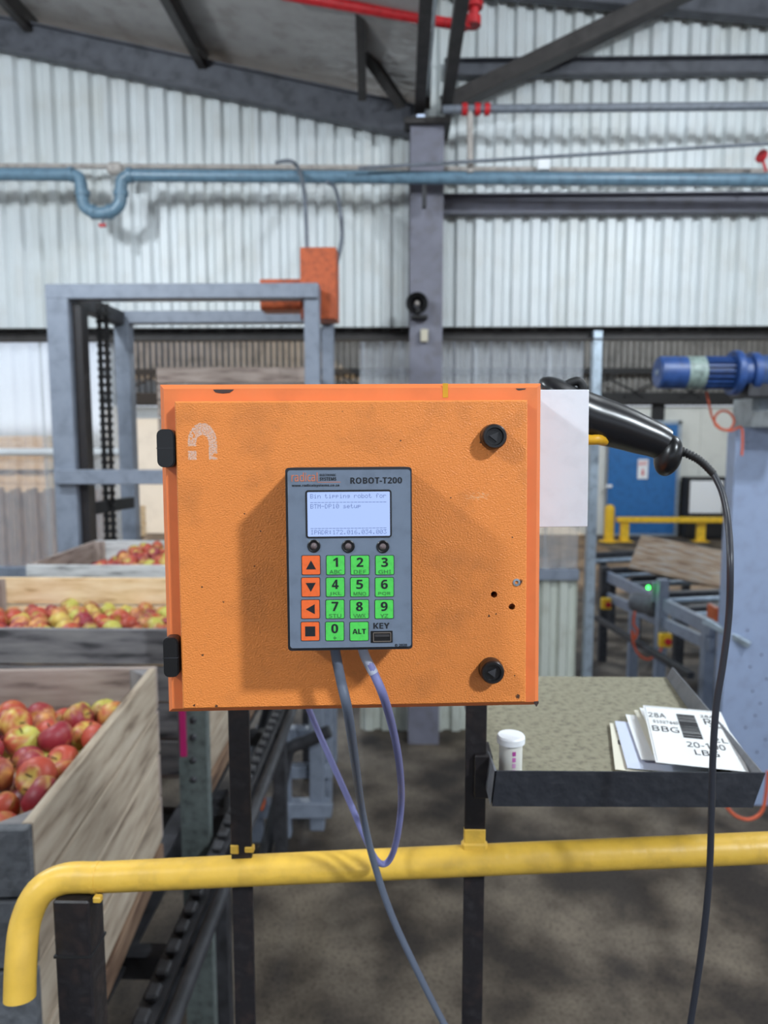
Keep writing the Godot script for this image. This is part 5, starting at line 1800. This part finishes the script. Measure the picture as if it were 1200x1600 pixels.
func build_far() -> void:
	var D := 20.8
	var dr := structure("door_1", PF(1003, 838))
	var a := P(946, 838, D)
	var b := P(1058, 663, D)
	var st := mb()
	span(st, Vector3(a.x, 0.0, -D), Vector3(b.x, b.y, -D + 0.08), 0.01)
	obj("leaf", st, M.door_blue, dr)
	st = mb()
	span(st, Vector3(b.x, 0, -D), Vector3(b.x + 0.1, b.y + 0.1, -D + 0.1), 0.004)
	span(st, Vector3(a.x - 0.05, b.y, -D), Vector3(b.x + 0.1, b.y + 0.1, -D + 0.1), 0.004)
	span(st, Vector3(a.x, 0.0, -D), Vector3(b.x, 0.07, -D + 0.1), 0.004)
	obj("door_frame", st, M.galv, dr)
	st = mb()
	span(st, P(947, 762, D - 0.12), P(956, 757, D - 0.06), 0.01)
	obj("door_handle", st, M.white, dr)
	var sg := P(1004.5, 733, D - 0.1)
	var s := thing("exit_sign", "white sign with red lettering on the blue door", "sign", sg)
	st = mb()
	at_box(st, Vector3.ZERO, Vector3(0.29, 0.55, 0.01), 0.001)
	obj("plate", st, M.white, s, true)
	var redp := plain(c8(206, 40, 44), 0.5)
	flat_text("EXIT", Vector2(-0.12, 0.1), Vector2(0.12, 0.21), 0.006, redp, s)
	st = mb()
	extrude(st, PackedVector2Array([Vector2(0, -0.2), Vector2(0.05, -0.1), Vector2(0.022, -0.1), Vector2(0.022, 0.0), Vector2(-0.022, 0.0), Vector2(-0.022, -0.1), Vector2(-0.05, -0.1)]), Vector3(0, 0, 0.004), Vector3(0, 0, 0.008))
	obj("arrow", st, redp, s, true)
	# bollard and low barrier
	var bo := PF(951, 846)
	st = mb()
	lathe(st, [Vector2(0.0, 0.0), Vector2(0.26, 0.0), Vector2(0.26, 0.02), Vector2(0.13, 0.03), Vector2(0.13, 0.88), Vector2(0.11, 0.95), Vector2(0.06, 0.985), Vector2(0.0, 1.0)], Transform3D(Basis(), bo), 20)
	tag(obj("bollard", st, M.yellow_far), "round topped yellow bollard in front of the blue door", "bollard")
	var g0 := PF(975, 846)
	var gb := thing("floor_barrier", "low yellow barrier rail in front of the blue door", "barrier", g0)
	for px in [975, 1094]:
		var p := PF(px, 846)
		st = mb()
		span(st, p + Vector3(-0.11, 0, -0.08), p + Vector3(0.11, 0.6, 0.08), 0.02)
		span(st, p + Vector3(-0.2, 0, -0.14), p + Vector3(0.2, 0.02, 0.14))
		obj("barrier_post", st, M.yellow_far, gb)
	st = mb()
	var q := PF(962, 846)
	span(st, Vector3(q.x, 0.52, q.z - 0.1), Vector3(q.x + 3.6, 0.66, q.z + 0.14), 0.02)
	obj("barrier_beam", st, M.yellow_far, gb)
	# dark cabinet with a white board, yellow notice beside it
	var c0 := P(1066, 840, D - 0.3)
	var c := thing("dark_cabinet", "black cabinet with a white board beside the blue door", "cabinet", Vector3(c0.x, 0, -D))
	st = mb()
	span(st, Vector3(c0.x, 0, -D + 0.02), Vector3(P(1162, 840, D).x, P(1066, 746, D - 0.4).y, -D + 0.5), 0.01)
	obj("casing", st, M.black_rough, c)
	st = mb()
	span(st, P(1077, 802, D - 0.53), P(1130, 751, D - 0.5), 0.01)
	obj("white_board", st, M.white, c)
	st = mb()
	span(st, P(1140, 806, D - 0.52), P(1160, 746, D - 0.5), 0.004)
	var yn := thing("warning_notice", "yellow notice with black figures beside the black cabinet", "sign", P(1150, 776, D - 0.58))
	obj("plate", st, M.yellow_far, yn)
	for k in [[1147, 760, 0.16, 0.09], [1151, 772, 0.2, 0.06], [1149, 795, 0.14, 0.1]]:
		st = mb()
		bx(st, Transform3D(Basis.from_euler(Vector3(0, 0, 0.5)), P(k[0], k[1], D - 0.535)), Vector3(k[2], k[3], 0.01))
		obj("figure", st, M.black, yn)
	for x in [[1026, 1046]]:
		st = mb()
		span(st, Vector3(P(x[0], 640, 20.5).x, 0, -20.93), Vector3(P(x[1], 640, 20.5).x, P(1036, 612, 20.5).y, -20.86))
		tag(obj("far_column", st, M.black_rough), "black steel column behind the blue gearmotor", "column")
	# seen under the enclosure: a pale blue stand with pipes
	var t := thing("pump_stand", "pale blue steel stand with dark pipes seen under the enclosure", "stand", PF(450, 1300))
	var bar2 := func(x0: float, y0: float, d0: float, x1: float, y1: float, d1: float, w: float, mat: Material, called: String) -> void:
		var sx := mb()
		bar(sx, P(x0, y0, d0), P(x1, y1, d1), w, w, 0.004)
		obj(called, sx, mat, t)
	for k in [[446, 1305, 1100], [402, 1312, 1150], [510, 1270, 1090]]:
		var p := PF(k[0], k[1])
		var s2 := mb()
		span(s2, Vector3(p.x - 0.045, 0, p.z - 0.045), Vector3(p.x + 0.045, P(k[0], k[2], -p.z).y, p.z + 0.045), 0.004)
		obj("leg", s2, M.frame_blue, t)
	bar2.call(400, 1262, 5.0, 516, 1262, 5.2, 0.11, M.frame_blue, "lower_beam")
	bar2.call(400, 1205, 5.2, 520, 1203, 5.3, 0.09, M.frame_blue, "middle_beam")
	bar2.call(400, 1147, 5.4, 520, 1145, 5.5, 0.1, M.frame_blue, "upper_beam")
	st = mb()
	tube(st, smooth([P(515, 1142, 4.9), P(480, 1158, 4.9), P(453, 1170, 4.9), P(445, 1200, 4.9), P(432, 1260, 4.8), P(415, 1330, 4.7), P(400, 1400, 4.6), P(398, 1500, 4.6)]), 0.045, 12)
	obj("dark_pipe", st, M.dark_steel, t)
	st = mb()
	tube(st, [P(425, 1090, 4.6), P(398, 1185, 4.2), P(345, 1300, 3.6)], 0.04, 12)
	obj("dark_pipe", st, M.dark_steel, t)
	st = mb()
	span(st, P(395, 1255, 4.6), P(410, 1207, 4.5), 0.006)
	tag(obj("switch_box", st, M.orange_box), "small orange switch box on the pale blue stand", "box")
	# dark slatted fence in the yard
	var fn := thing("yard_fence", "dark slatted fence standing in the yard behind the clear sheeting", "fence", P(30, 820, 11.5))
	var fx := P(-60, 800, 11.5).x
	var fh := P(30, 765, 11.5).y
	for i in 26:
		st = mb()
		span(st, Vector3(fx + i * 0.09, 0, -11.5), Vector3(fx + i * 0.09 + 0.075, fh + 0.04 * sin(i * 2.1), -11.47))
		obj("slat", st, M.wood_dark, fn)
	# yard beyond the clear sheeting: stacked bins in the sun
	rng.seed = 9
	var k := 0
	for col in [[-8.6, -13.5, 3], [-7.1, -13.9, 4], [-9.9, -13.2, 2], [-5.9, -14.6, 2]]:
		for lv in col[2]:
			var o := thing("stacked_bin", "empty wooden bin stacked in the sunny yard, %s of the %s stack" % [["lowest", "second", "third", "topmost"][lv], ["middle", "tallest", "outer", "inner"][k]], "bin", Vector3(col[0], lv * 0.72, col[1]), "bins stacked in the yard")
			for i in 4:
				for sd in 4:
					st = mb()
					var y := 0.08 + i * 0.155
					match sd:
						0: span(st, Vector3(-0.6, y, 0.48), Vector3(0.6, y + 0.14, 0.5))
						1: span(st, Vector3(-0.6, y, -0.5), Vector3(0.6, y + 0.14, -0.48))
						2: span(st, Vector3(-0.6, y, -0.48), Vector3(-0.58, y + 0.14, 0.48))
						3: span(st, Vector3(0.58, y, -0.48), Vector3(0.6, y + 0.14, 0.48))
					obj("board", st, M.wood_new, o, true)
			st = mb()
			for x in [-0.5, 0.0, 0.5]: span(st, Vector3(x - 0.05, 0, -0.5), Vector3(x + 0.05, 0.08, 0.5))
			obj("runner", st, M.wood_dark, o, true)
		k += 1
